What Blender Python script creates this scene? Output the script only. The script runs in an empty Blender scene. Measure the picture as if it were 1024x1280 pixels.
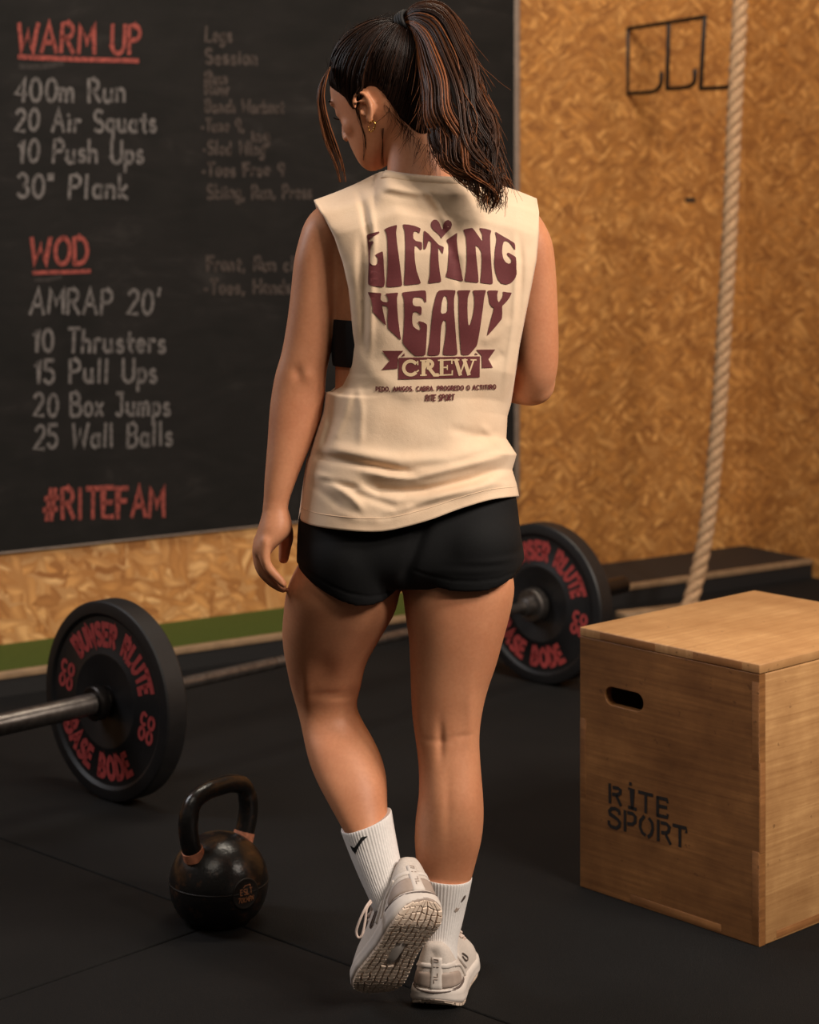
import bpy, bmesh, math, random
import numpy as np
from mathutils import Vector, Matrix
from mathutils.bvhtree import BVHTree
from mathutils.geometry import tessellate_polygon

random.seed(7); RNG = np.random.default_rng(7)
C = bpy.context.scene.collection
SC = bpy.context.scene

# ------------------------------------------------------------------ camera, world, lights, exposure
F, YH, HC = 2503.0, 254.7, 1.352          # focal length in pixels, horizon row, eye height
cam = bpy.data.cameras.new('camera'); cam_o = bpy.data.objects.new('camera', cam); C.objects.link(cam_o)
cam_o.location = (0, 0, HC); cam_o.rotation_euler = (math.pi/2, 0, 0)
cam.sensor_fit = 'HORIZONTAL'; cam.sensor_width = 36.0; cam.lens = F/1024*36
cam.shift_y = (YH-640)/1024
cam.dof.use_dof = True; cam.dof.focus_distance = 3.32; cam.dof.aperture_fstop = 5.6
cam.clip_start = 0.05; cam.clip_end = 60
SC.camera = cam_o
SC.view_settings.view_transform = 'Standard'; SC.view_settings.look = 'None'
SC.view_settings.gamma = 1.0; SC.view_settings.use_curve_mapping = False
SC.view_settings.exposure = 0.08
world = bpy.data.worlds.new('world'); SC.world = world; world.use_nodes = True
wb = world.node_tree.nodes['Background']
wb.inputs[0].default_value = (1.0, 0.86, 0.72, 1); wb.inputs[1].default_value = 0.055

def area(name, loc, target, sx, sy, power, color, spread=180):
    l = bpy.data.lights.new(name, 'AREA'); l.shape = 'RECTANGLE'; l.size = sx; l.size_y = sy
    l.energy = power; l.color = color; l.spread = math.radians(spread)
    o = bpy.data.objects.new(name, l); C.objects.link(o); o.location = loc
    o.rotation_euler = (Vector(target)-Vector(loc)).to_track_quat('-Z', 'Y').to_euler()
    return o
for lx, ly in ((2.3, .7), (3.3, .7), (2.3, 1.7), (3.3, 1.7)):
    area('ceiling_lamp', (lx, ly, 3.5), (0.2, 3.6, 0.8), .55, .40, 60, (1.0, 0.88, 0.76))
area('ceiling_lamp_wall', (0.2, 4.7, 3.9), (0.4, 7.0, 1.0), 1.6, 0.6, 62, (1.0, 0.88, 0.72))
area('window_side_light', (-2.6, 4.2, 2.5), (-0.1, 3.4, 1.1), 0.7, 1.4, 34, (0.94, 0.95, 1.0))
area('ceiling_lamp_back', (-1.0, 1.2, 3.7), (0.0, 4.2, 0.3), 1.5, 1.2, 16, (1.0, 0.88, 0.74))

# ------------------------------------------------------------------ helpers
def P(x, y, Y):                            # a point of the place at depth Y seen along pixel (x, y)
    return np.array([(x-512)*Y/F, Y, HC-(y-YH)*Y/F])
def lin(c):
    def f(v):
        v = v/255.0
        return v/12.92 if v <= .04045 else ((v+.055)/1.055)**2.4
    return (f(c[0]), f(c[1]), f(c[2]), 1.0)

def mesh_obj(name, V, Fc, mat=None, parent=None, smooth=True):
    me = bpy.data.meshes.new(name)
    me.from_pydata([tuple(map(float, v)) for v in V], [], [tuple(map(int, f)) for f in Fc]); me.validate(); me.update()
    o = bpy.data.objects.new(name, me); C.objects.link(o)
    if mat: me.materials.append(mat)
    if smooth: me.polygons.foreach_set('use_smooth', [True]*len(me.polygons))
    if parent is not None: adopt(o, parent)
    return o
def adopt(o, parent):
    o.parent = parent; o.matrix_parent_inverse = world_matrix(parent).inverted()
def world_matrix(o):
    m = o.matrix_basis.copy()
    if o.parent is not None: m = world_matrix(o.parent) @ o.matrix_parent_inverse @ m
    return m
def thing(name, label, cat, loc, group=None):
    o = bpy.data.objects.new(name, None); C.objects.link(o); o.location = loc; o.empty_display_size = .05
    return tag(o, label, cat, group)
def tag(o, label, cat, group=None):
    o['label'] = label; o['category'] = cat
    if group: o['group'] = group
    return o
def struct(o): o['kind'] = 'structure'; return o
def fix_normals(o):
    bm = bmesh.new(); bm.from_mesh(o.data); bmesh.ops.recalc_face_normals(bm, faces=bm.faces); bm.to_mesh(o.data); bm.free()
def apply_mods(o):
    dg = bpy.context.evaluated_depsgraph_get(); dg.update()
    me = bpy.data.meshes.new_from_object(o.evaluated_get(dg)); old = o.data
    o.modifiers.clear(); o.data = me; me.name = old.name
    me.polygons.foreach_set('use_smooth', [True]*len(me.polygons))
    return o

class MB:                                   # collects shapes into one mesh
    def __init__(s): s.V = []; s.F = []
    def add(s, V, Fc):
        n = len(s.V); s.V.extend([np.array(v, float) for v in V]); s.F.extend([tuple(i+n for i in f) for f in Fc])
    def loft(s, rings, caps=True):
        K = len(rings[0]); V = [p for r in rings for p in r]; Fc = []
        for i in range(len(rings)-1):
            for k in range(K):
                a = i*K+k; b = i*K+(k+1) % K; Fc.append((a, b, b+K, a+K))
        if caps: Fc.append(tuple(range(K-1, -1, -1))); Fc.append(tuple((len(rings)-1)*K+k for k in range(K)))
        s.add(V, Fc)
    def tube(s, pts, rad, K=12, dome=True, up=None):
        pts = [np.array(p, float) for p in pts]; n = len(pts)
        if np.isscalar(rad): rad = [rad]*n
        T = [None]*n
        for i in range(n):
            d = pts[min(i+1, n-1)]-pts[max(i-1, 0)]; T[i] = d/(np.linalg.norm(d)+1e-12)
        a = np.array([0, 0, 1.0]) if abs(T[0][2]) < .9 else np.array([1.0, 0, 0])
        N = np.cross(T[0], a); N /= np.linalg.norm(N); rings = []
        ext = []
        for i in range(n):
            N = N-T[i]*np.dot(N, T[i]); N /= np.linalg.norm(N); B = np.cross(T[i], N)
            ext.append((pts[i], N.copy(), B, T[i], rad[i]))
        def ring(p, N, B, r): return [p+(N*math.cos(2*math.pi*k/K)+B*math.sin(2*math.pi*k/K))*r for k in range(K)]
        if dome:
            p, N0, B0, t0, r = ext[0]
            for q in (.15, .6, .85): rings.append(ring(p-t0*r*math.sqrt(1-q*q)*.9, N0, B0, r*q))
        for p, N0, B0, t0, r in ext: rings.append(ring(p, N0, B0, r))
        if dome:
            p, N0, B0, t0, r = ext[-1]
            for q in (.85, .6, .15): rings.append(ring(p+t0*r*math.sqrt(1-q*q)*.9, N0, B0, r*q))
        s.loft(rings)
    def box(s, c, ax, ay, az, hx, hy, hz):   # oriented box
        c = np.array(c, float); ax, ay, az = [np.array(v, float) for v in (ax, ay, az)]
        V = [c+ax*hx*i+ay*hy*j+az*hz*k for i in (-1, 1) for j in (-1, 1) for k in (-1, 1)]
        s.add(V, [(0, 1, 3, 2), (4, 6, 7, 5), (0, 4, 5, 1), (2, 3, 7, 6), (0, 2, 6, 4), (1, 5, 7, 3)])
    def ellipsoid(s, c, r, M=None, nu=20, nv=14):
        M = np.eye(3) if M is None else np.array(M); rings = []
        for j in range(1, nv):
            ph = math.pi*j/nv
            rings.append([np.array(c)+M@np.array([r[0]*math.sin(ph)*math.cos(2*math.pi*k/nu), r[1]*math.sin(ph)*math.sin(2*math.pi*k/nu), -r[2]*math.cos(ph)]) for k in range(nu)])
        s.loft(rings)
    def lathe(s, prof, origin, axis, K=48, closed=False):   # prof: (along axis, radius)
        axis = np.array(axis, float)/np.linalg.norm(axis)
        a = np.array([0, 0, 1.0]) if abs(axis[2]) < .9 else np.array([1.0, 0, 0])
        N = np.cross(axis, a); N /= np.linalg.norm(N); B = np.cross(axis, N); o = np.array(origin, float)
        rings = [[o+axis*h+(N*math.cos(2*math.pi*k/K)+B*math.sin(2*math.pi*k/K))*r for k in range(K)] for h, r in prof]
        if closed: rings = rings+[rings[0]]
        s.loft(rings, caps=not closed)
    def build(s, name, mat, parent=None, smooth=True, normals=True, bevel=0, sharp=None):
        o = mesh_obj(name, s.V, s.F, mat, parent, smooth)
        if normals: fix_normals(o)
        if bevel:
            m = o.modifiers.new('b', 'BEVEL'); m.width = bevel; m.segments = 2; m.limit_method = 'ANGLE'; m.angle_limit = .6
            apply_mods(o)
        if sharp: o.data.set_sharp_from_angle(angle=math.radians(sharp))
        return o

def cr(pts, n):                              # Catmull-Rom resample of a list of rows
    pts = np.array(pts, float); m = len(pts); out = []
    for i in range(m-1):
        p0, p1, p2, p3 = pts[max(i-1, 0)], pts[i], pts[i+1], pts[min(i+2, m-1)]
        for k in range(n):
            t = k/n
            out.append(.5*((2*p1)+(-p0+p2)*t+(2*p0-5*p1+4*p2-p3)*t*t+(-p0+3*p1-3*p2+p3)*t**3))
    out.append(pts[-1]); return np.array(out)
def arcparam(pts):
    d = np.r_[0, np.cumsum(np.linalg.norm(np.diff(pts, axis=0), axis=1))]; return d/d[-1]
def along(pts, s):                           # point at arc fraction s
    pts = np.array(pts, float); q = arcparam(pts[:, :2]); return np.array([np.interp(s, q, pts[:, k]) for k in range(pts.shape[1])])
def sp(v, e): return math.copysign(abs(v)**e, v)
def ring_h(x0, x1, y, Y, bb, bf, n=2.2, K=36):   # horizontal body ring between two pixel columns
    a = (x1-x0)/2*Y/F; c = P((x0+x1)/2, y, Y); out = []
    for k in range(K):
        t = 2*math.pi*k/K; cx, sy = sp(math.cos(t), 2/n), sp(math.sin(t), 2/n)
        out.append(c+np.array([a*cx, (bf if sy > 0 else bb)*sy, 0]))
    return out

# ------------------------------------------------------------------ materials
def nmat(name):
    m = bpy.data.materials.new(name); m.use_nodes = True; nt = m.node_tree
    b = nt.nodes['Principled BSDF']; return m, nt, b
def N(nt, t, **kw):
    n = nt.nodes.new(t)
    for k, v in kw.items(): setattr(n, k, v)
    return n
def tex_co(nt, out='Object', scale=(1, 1, 1), rot=(0, 0, 0)):
    tc = N(nt, 'ShaderNodeTexCoord'); mp = N(nt, 'ShaderNodeMapping')
    mp.inputs['Scale'].default_value = scale; mp.inputs['Rotation'].default_value = rot
    nt.links.new(tc.outputs[out], mp.inputs['Vector']); return mp.outputs[0]
def ramp(nt, fac, stops):
    r = N(nt, 'ShaderNodeValToRGB'); e = r.color_ramp.elements
    while len(e) < len(stops): e.new(.5)
    for i, (p, c) in enumerate(stops): e[i].position = p; e[i].color = c
    nt.links.new(fac, r.inputs[0]); return r.outputs[0]
def noise(nt, vec, scale, detail=4, rough=.55, dist=0):
    n = N(nt, 'ShaderNodeTexNoise'); n.inputs['Scale'].default_value = scale; n.inputs['Detail'].default_value = detail
    n.inputs['Roughness'].default_value = rough; n.inputs['Distortion'].default_value = dist
    if vec is not None: nt.links.new(vec, n.inputs['Vector'])
    return n.outputs['Fac']
def bump(nt, h, b, strength, dist=.001):
    n = N(nt, 'ShaderNodeBump'); n.inputs['Strength'].default_value = strength; n.inputs['Distance'].default_value = dist
    nt.links.new(h, n.inputs['Height']); nt.links.new(n.outputs[0], b.inputs['Normal'])
def mixc(nt, fac, a, b):
    m = N(nt, 'ShaderNodeMix', data_type='RGBA')
    if isinstance(fac, (int, float)): m.inputs[0].default_value = fac
    else: nt.links.new(fac, m.inputs[0])
    for i, v in ((6, a), (7, b)):
        if isinstance(v, tuple): m.inputs[i].default_value = v
        else: nt.links.new(v, m.inputs[i])
    return m.outputs[2]
def math_n(nt, op, a, b=None, clamp=False):
    m = N(nt, 'ShaderNodeMath', operation=op, use_clamp=clamp)
    for i, v in ((0, a), (1, b)):
        if v is None: continue
        if isinstance(v, (int, float)): m.inputs[i].default_value = v
        else: nt.links.new(v, m.inputs[i])
    return m.outputs[0]
def simple(name, c, rough=.6, metal=0, var=.25, nscale=40, bstr=0, bscale=200, bdist=.001, spec=.5, co='Object'):
    m, nt, b = nmat(name); v = tex_co(nt, co); n = noise(nt, v, nscale)
    c0 = lin(c); lo = tuple(x*(1-var) for x in c0[:3])+(1,); hi = tuple(min(1, x*(1+var)) for x in c0[:3])+(1,)
    nt.links.new(ramp(nt, n, [(.3, lo), (.7, hi)]), b.inputs['Base Color'])
    b.inputs['Roughness'].default_value = rough; b.inputs['Metallic'].default_value = metal
    b.inputs['Specular IOR Level'].default_value = spec
    if bstr: bump(nt, noise(nt, v, bscale, 3), b, bstr, bdist)
    return m

def osb(name, light, mid, dark, scale=1.0, upright=0.0):
    m, nt, b = nmat(name)
    base = tex_co(nt, 'Object')
    wn = N(nt, 'ShaderNodeTexNoise'); wn.inputs['Scale'].default_value = 5*scale; wn.inputs['Detail'].default_value = 2
    nt.links.new(base, wn.inputs['Vector'])
    va = N(nt, 'ShaderNodeVectorMath', operation='MULTIPLY_ADD'); nt.links.new(wn.outputs['Color'], va.inputs[0])
    va.inputs[1].default_value = (.14/scale,)*3; nt.links.new(base, va.inputs[2])
    col = None
    for i, (ang, asp, sc) in enumerate([(.35, 4.2, 26), (1.25, 4.6, 23), (-.75, 4.0, 28), (1.75+upright, 5.0, 21), (-.2+upright, 3.8, 30)]):
        mp = N(nt, 'ShaderNodeMapping'); mp.inputs['Rotation'].default_value = (0, ang+upright*.5, 0)
        mp.inputs['Location'].default_value = (i*3.7, i*.13, i*1.9)
        nt.links.new(va.outputs[0], mp.inputs['Vector'])
        m2 = N(nt, 'ShaderNodeMapping'); m2.inputs['Scale'].default_value = (1/asp, .25, 1); nt.links.new(mp.outputs[0], m2.inputs['Vector'])
        vo = N(nt, 'ShaderNodeTexVoronoi'); vo.inputs['Scale'].default_value = sc*scale; nt.links.new(m2.outputs[0], vo.inputs['Vector'])
        sx = N(nt, 'ShaderNodeSeparateColor'); nt.links.new(vo.outputs['Color'], sx.inputs[0])
        m3 = N(nt, 'ShaderNodeMapping'); m3.inputs['Scale'].default_value = (6, 1, 90); nt.links.new(mp.outputs[0], m3.inputs['Vector'])
        gr = noise(nt, m3.outputs[0], 2.2, 3)
        tone = math_n(nt, 'ADD', math_n(nt, 'MULTIPLY', sx.outputs[0], .75), math_n(nt, 'MULTIPLY', gr, .30))
        c = ramp(nt, tone, [(.10, lin(dark)), (.42, lin(mid)), (.72, lin(tuple((a+q)/2 for a, q in zip(mid, light)))), (1.0, lin(light))])
        gap = N(nt, 'ShaderNodeMapRange'); gap.inputs[1].default_value = .30; gap.inputs[2].default_value = .62; gap.inputs[4].default_value = .55; nt.links.new(vo.outputs['Distance'], gap.inputs[0])
        c = mixc(nt, gap.outputs[0], c, lin(dark))
        if col is None: col = c
        else: col = mixc(nt, math_n(nt, 'GREATER_THAN', sx.outputs[1], .58), col, c)
    big = noise(nt, base, 1.3, 3)
    col = mixc(nt, math_n(nt, 'MULTIPLY', big, .2), col, lin(mid))
    nt.links.new(col, b.inputs['Base Color']); b.inputs['Roughness'].default_value = .62
    bump(nt, noise(nt, base, 60, 4), b, .25, .002)
    return m

def plywood(name, light, dark, axis=0):      # axis: which way the grain lies
    m, nt, b = nmat(name)
    sc = [1.5, 1.5, 1.5]; sc[2] = 46 if axis == 0 else 1.5
    if axis == 1: sc = [1.5, 46, 1.5]
    v = tex_co(nt, 'Object', tuple(sc)); v2 = tex_co(nt, 'Object')
    g = noise(nt, v, 2.0, 9, .72, .35); st = noise(nt, v2, 5.5, 6, .65); sp_ = noise(nt, v2, 60, 3)
    fac = math_n(nt, 'ADD', math_n(nt, 'MULTIPLY', g, .55), math_n(nt, 'MULTIPLY', st, .62))
    c = ramp(nt, fac, [(.42, lin(dark)), (.60, lin(tuple((a+q)/2 for a, q in zip(light, dark)))), (.76, lin(light))])
    c = mixc(nt, math_n(nt, 'MULTIPLY', math_n(nt, 'GREATER_THAN', sp_, .70), .45), c, lin((70, 44, 24)))
    nt.links.new(c, b.inputs['Base Color']); b.inputs['Roughness'].default_value = .5
    bump(nt, g, b, .15, .001); return m

M = {}
M['osb_low'] = osb('osb_low', (244, 200, 140), (208, 148, 82), (140, 86, 40), 1.5)
M['osb_tall'] = osb('osb_tall', (222, 168, 98), (184, 126, 60), (128, 80, 36), 2.0, .5)
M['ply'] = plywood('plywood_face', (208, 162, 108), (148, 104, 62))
M['ply_front_shaded'] = plywood('plywood_front_shaded', (168, 116, 66), (104, 66, 34), 1)  # same plywood, darkened: the front face's shade is painted into its colour
M['ply_top'] = plywood('plywood_top', (208, 162, 110), (160, 114, 70), 1)
M['ply_edge'] = plywood('plywood_edge', (172, 120, 72), (116, 74, 40))
def rubber_mat():
    m, nt, b = nmat('floor_rubber'); v = tex_co(nt, 'Object'); n = noise(nt, v, 330, 5, .75); big = noise(nt, v, 3.0, 4); fleck = noise(nt, v, 520, 2, .6)
    f = math_n(nt, 'ADD', math_n(nt, 'MULTIPLY', n, .8), math_n(nt, 'MULTIPLY', big, .25))
    c = ramp(nt, f, [(.38, lin((8, 8, 8))), (.56, lin((19, 18, 18))), (.72, lin((36, 35, 34)))])
    nt.links.new(mixc(nt, math_n(nt, 'MULTIPLY', math_n(nt, 'GREATER_THAN', fleck, .70), .5), c, lin((84, 80, 76))), b.inputs['Base Color'])
    b.inputs['Roughness'].default_value = .8; b.inputs['Specular IOR Level'].default_value = .2; bump(nt, n, b, .9, .003); return m
M['rubber'] = rubber_mat()
M['mat_black'] = simple('rubber_black', (21, 20, 21), .65, 0, .2, 120, .2, 300)
M['plate'] = simple('bumper_rubber', (21, 20, 21), .5, 0, .2, 60, .15, 240)
M['red'] = simple('red_lettering', (164, 62, 60), .6, 0, .2, 120)
M['steel'] = simple('worn_steel', (106, 100, 96), .36, .85, .3, 60, .1, 300)
M['dark_steel'] = simple('dark_steel', (52, 48, 46), .38, .85, .3, 60)
M['turf'] = simple('green_turf', (72, 84, 30), .9, 0, .4, 300, .8, 500, .004, .2)
M['trim_wood'] = simple('pale_wood_trim', (142, 116, 88), .6, 0, .2, 30)
M['alu'] = simple('board_edge', (128, 112, 100), .5, 0, .15, 30)
M['rope'] = simple('manila_rope', (174, 140, 106), .85, 0, .35, 160, .5, 400)
M['iron'] = simple('black_iron', (30, 24, 20), .55, .2, .2, 30)
M['shirt_print'] = simple('maroon_ink', (104, 44, 46), .75, 0, .12, 400)
M['stencil'] = simple('stencil_paint', (30, 24, 20), .7, 0, .3, 90)
M['shorts'] = simple('black_fabric', (20, 20, 21), .8, 0, .15, 300, .25, 900, .0006, .2)
M['bra'] = simple('black_knit', (14, 14, 16), .8, 0, .1, 300, .2, 900, .0006, .3)
M['sock'] = simple('white_cotton', (226, 220, 216), .9, 0, .05, 200, .4, 700, .0008, .2)
M['black'] = simple('black_thread', (18, 17, 18), .7)
M['upper'] = simple('shoe_mesh', (206, 194, 184), .75, 0, .07, 300, .5, 700, .0008, .3)
M['midsole'] = simple('shoe_foam', (214, 203, 194), .6, 0, .06, 60)
M['outsole'] = simple('shoe_rubber', (226, 204, 184), .65, 0, .14, 50, .2, 300)
M['counter'] = simple('shoe_overlay', (168, 150, 138), .55, 0, .08, 100)
M['shoe_dark'] = simple('shoe_line', (96, 82, 76), .5, 0, .1, 100)
M['lace'] = simple('shoe_lace', (206, 184, 172), .8, 0, .1, 200)
M['gold'] = simple('gold_metal', (214, 160, 84), .22, 1, .1, 50)
M['tie'] = simple('hair_elastic', (12, 10, 10), .7)

def chalkboard_mat():
    m, nt, b = nmat('chalkboard'); v = tex_co(nt, 'Object', (1, 1, 1)); s = noise(nt, v, 2.2, 6, .6, 1.2)
    v2 = tex_co(nt, 'Object', (1.4, 1, 5), (0, .3, 0)); w = noise(nt, v2, 2.6, 6, .62, .8)
    f = math_n(nt, 'MULTIPLY', s, w)
    nt.links.new(ramp(nt, f, [(.16, lin((25, 24, 23))), (.32, lin((32, 30, 29))), (.52, lin((52, 49, 47)))]), b.inputs['Base Color'])
    b.inputs['Roughness'].default_value = .8; b.inputs['Specular IOR Level'].default_value = .15; return m
M['board'] = chalkboard_mat()
def chalk_mat(name, c, dens):
    m, nt, b = nmat(name); v = tex_co(nt, 'Object'); n = noise(nt, v, 90, 3, .7)
    nt.links.new(mixc(nt, math_n(nt, 'MULTIPLY', ramp(nt, n, [(.3, (.25, .25, .25, 1)), (.65, (1, 1, 1, 1))]), dens), lin((34, 31, 30)), lin(c)), b.inputs['Base Color'])
    b.inputs['Roughness'].default_value = .95; b.inputs['Specular IOR Level'].default_value = .1; return m
M['chalk'] = chalk_mat('white_chalk', (116, 111, 109), .95)
M['chalk_faint'] = chalk_mat('faint_chalk', (88, 78, 73), .75)
M['chalk_smear'] = chalk_mat('chalk_smear', (70, 66, 64), .6)
M['chalk_red'] = chalk_mat('red_chalk', (158, 80, 72), 1.0)

def skin_mat():
    m, nt, b = nmat('skin'); v = tex_co(nt, 'Object'); n = noise(nt, v, 9, 4); n2 = noise(nt, v, 160, 3)
    f = math_n(nt, 'ADD', math_n(nt, 'MULTIPLY', n, .7), math_n(nt, 'MULTIPLY', n2, .3))
    nt.links.new(ramp(nt, f, [(.3, lin((186, 121, 86))), (.7, lin((210, 147, 109)))]), b.inputs['Base Color'])
    b.inputs['Roughness'].default_value = .52; b.inputs['Specular IOR Level'].default_value = .38
    b.inputs['Subsurface Weight'].default_value = .12; b.inputs['Subsurface Radius'].default_value = (1, .4, .2); b.inputs['Subsurface Scale'].default_value = .008
    bump(nt, noise(nt, v, 600, 3), b, .12, .0006); return m
M['skin'] = skin_mat()
def shirt_mat():
    m, nt, b = nmat('cream_cotton'); v = tex_co(nt, 'Object'); n = noise(nt, v, 14, 4); w = noise(nt, v, 900, 2)
    nt.links.new(ramp(nt, n, [(.3, lin((226, 195, 164))), (.7, lin((234, 206, 176)))]), b.inputs['Base Color'])
    b.inputs['Roughness'].default_value = .85; b.inputs['Specular IOR Level'].default_value = .2
    b.inputs['Sheen Weight'].default_value = .15
    h = math_n(nt, 'ADD', math_n(nt, 'MULTIPLY', w, .25), noise(nt, v, 30, 5, .6)); bump(nt, h, b, .45, .0024); return m
M['shirt'] = shirt_mat()
M['shirt_cream'] = simple('cream_ink', (226, 196, 156), .8, 0, .05, 200)
def hair_mat(name, root, tip):
    m, nt, b = nmat(name); at = N(nt, 'ShaderNodeAttribute', attribute_name='tone')
    nt.links.new(ramp(nt, at.outputs['Fac'], [(0, lin(root)), (.55, lin(tuple((a*2+q)/3 for a, q in zip(root, tip)))), (1, lin(tip))]), b.inputs['Base Color'])
    b.inputs['Roughness'].default_value = .42; b.inputs['Specular IOR Level'].default_value = .18; return m
M['hair'] = hair_mat('dark_brown_hair', (22, 15, 12), (84, 48, 30))
M['hair_tail'] = hair_mat('ponytail_hair', (36, 22, 15), (176, 104, 58))
def kettle_mat():
    m, nt, b = nmat('kettlebell_enamel'); v = tex_co(nt, 'Object'); n = noise(nt, v, 34, 6, .7)
    w = ramp(nt, n, [(.55, (0, 0, 0, 1)), (.68, (1, 1, 1, 1))])
    nt.links.new(mixc(nt, math_n(nt, 'MULTIPLY', w, .5), lin((22, 20, 19)), lin((96, 62, 38))), b.inputs['Base Color'])
    b.inputs['Roughness'].default_value = .28; b.inputs['Specular IOR Level'].default_value = .6; bump(nt, noise(nt, v, 90, 5), b, .5, .0015); return m
M['kettle'] = kettle_mat()
M['tape'] = simple('copper_tape', (206, 132, 100), .55, 0, .35, 90)
M['copper'] = simple('copper_paint', (150, 96, 62), .6, 0, .3, 120)

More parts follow.
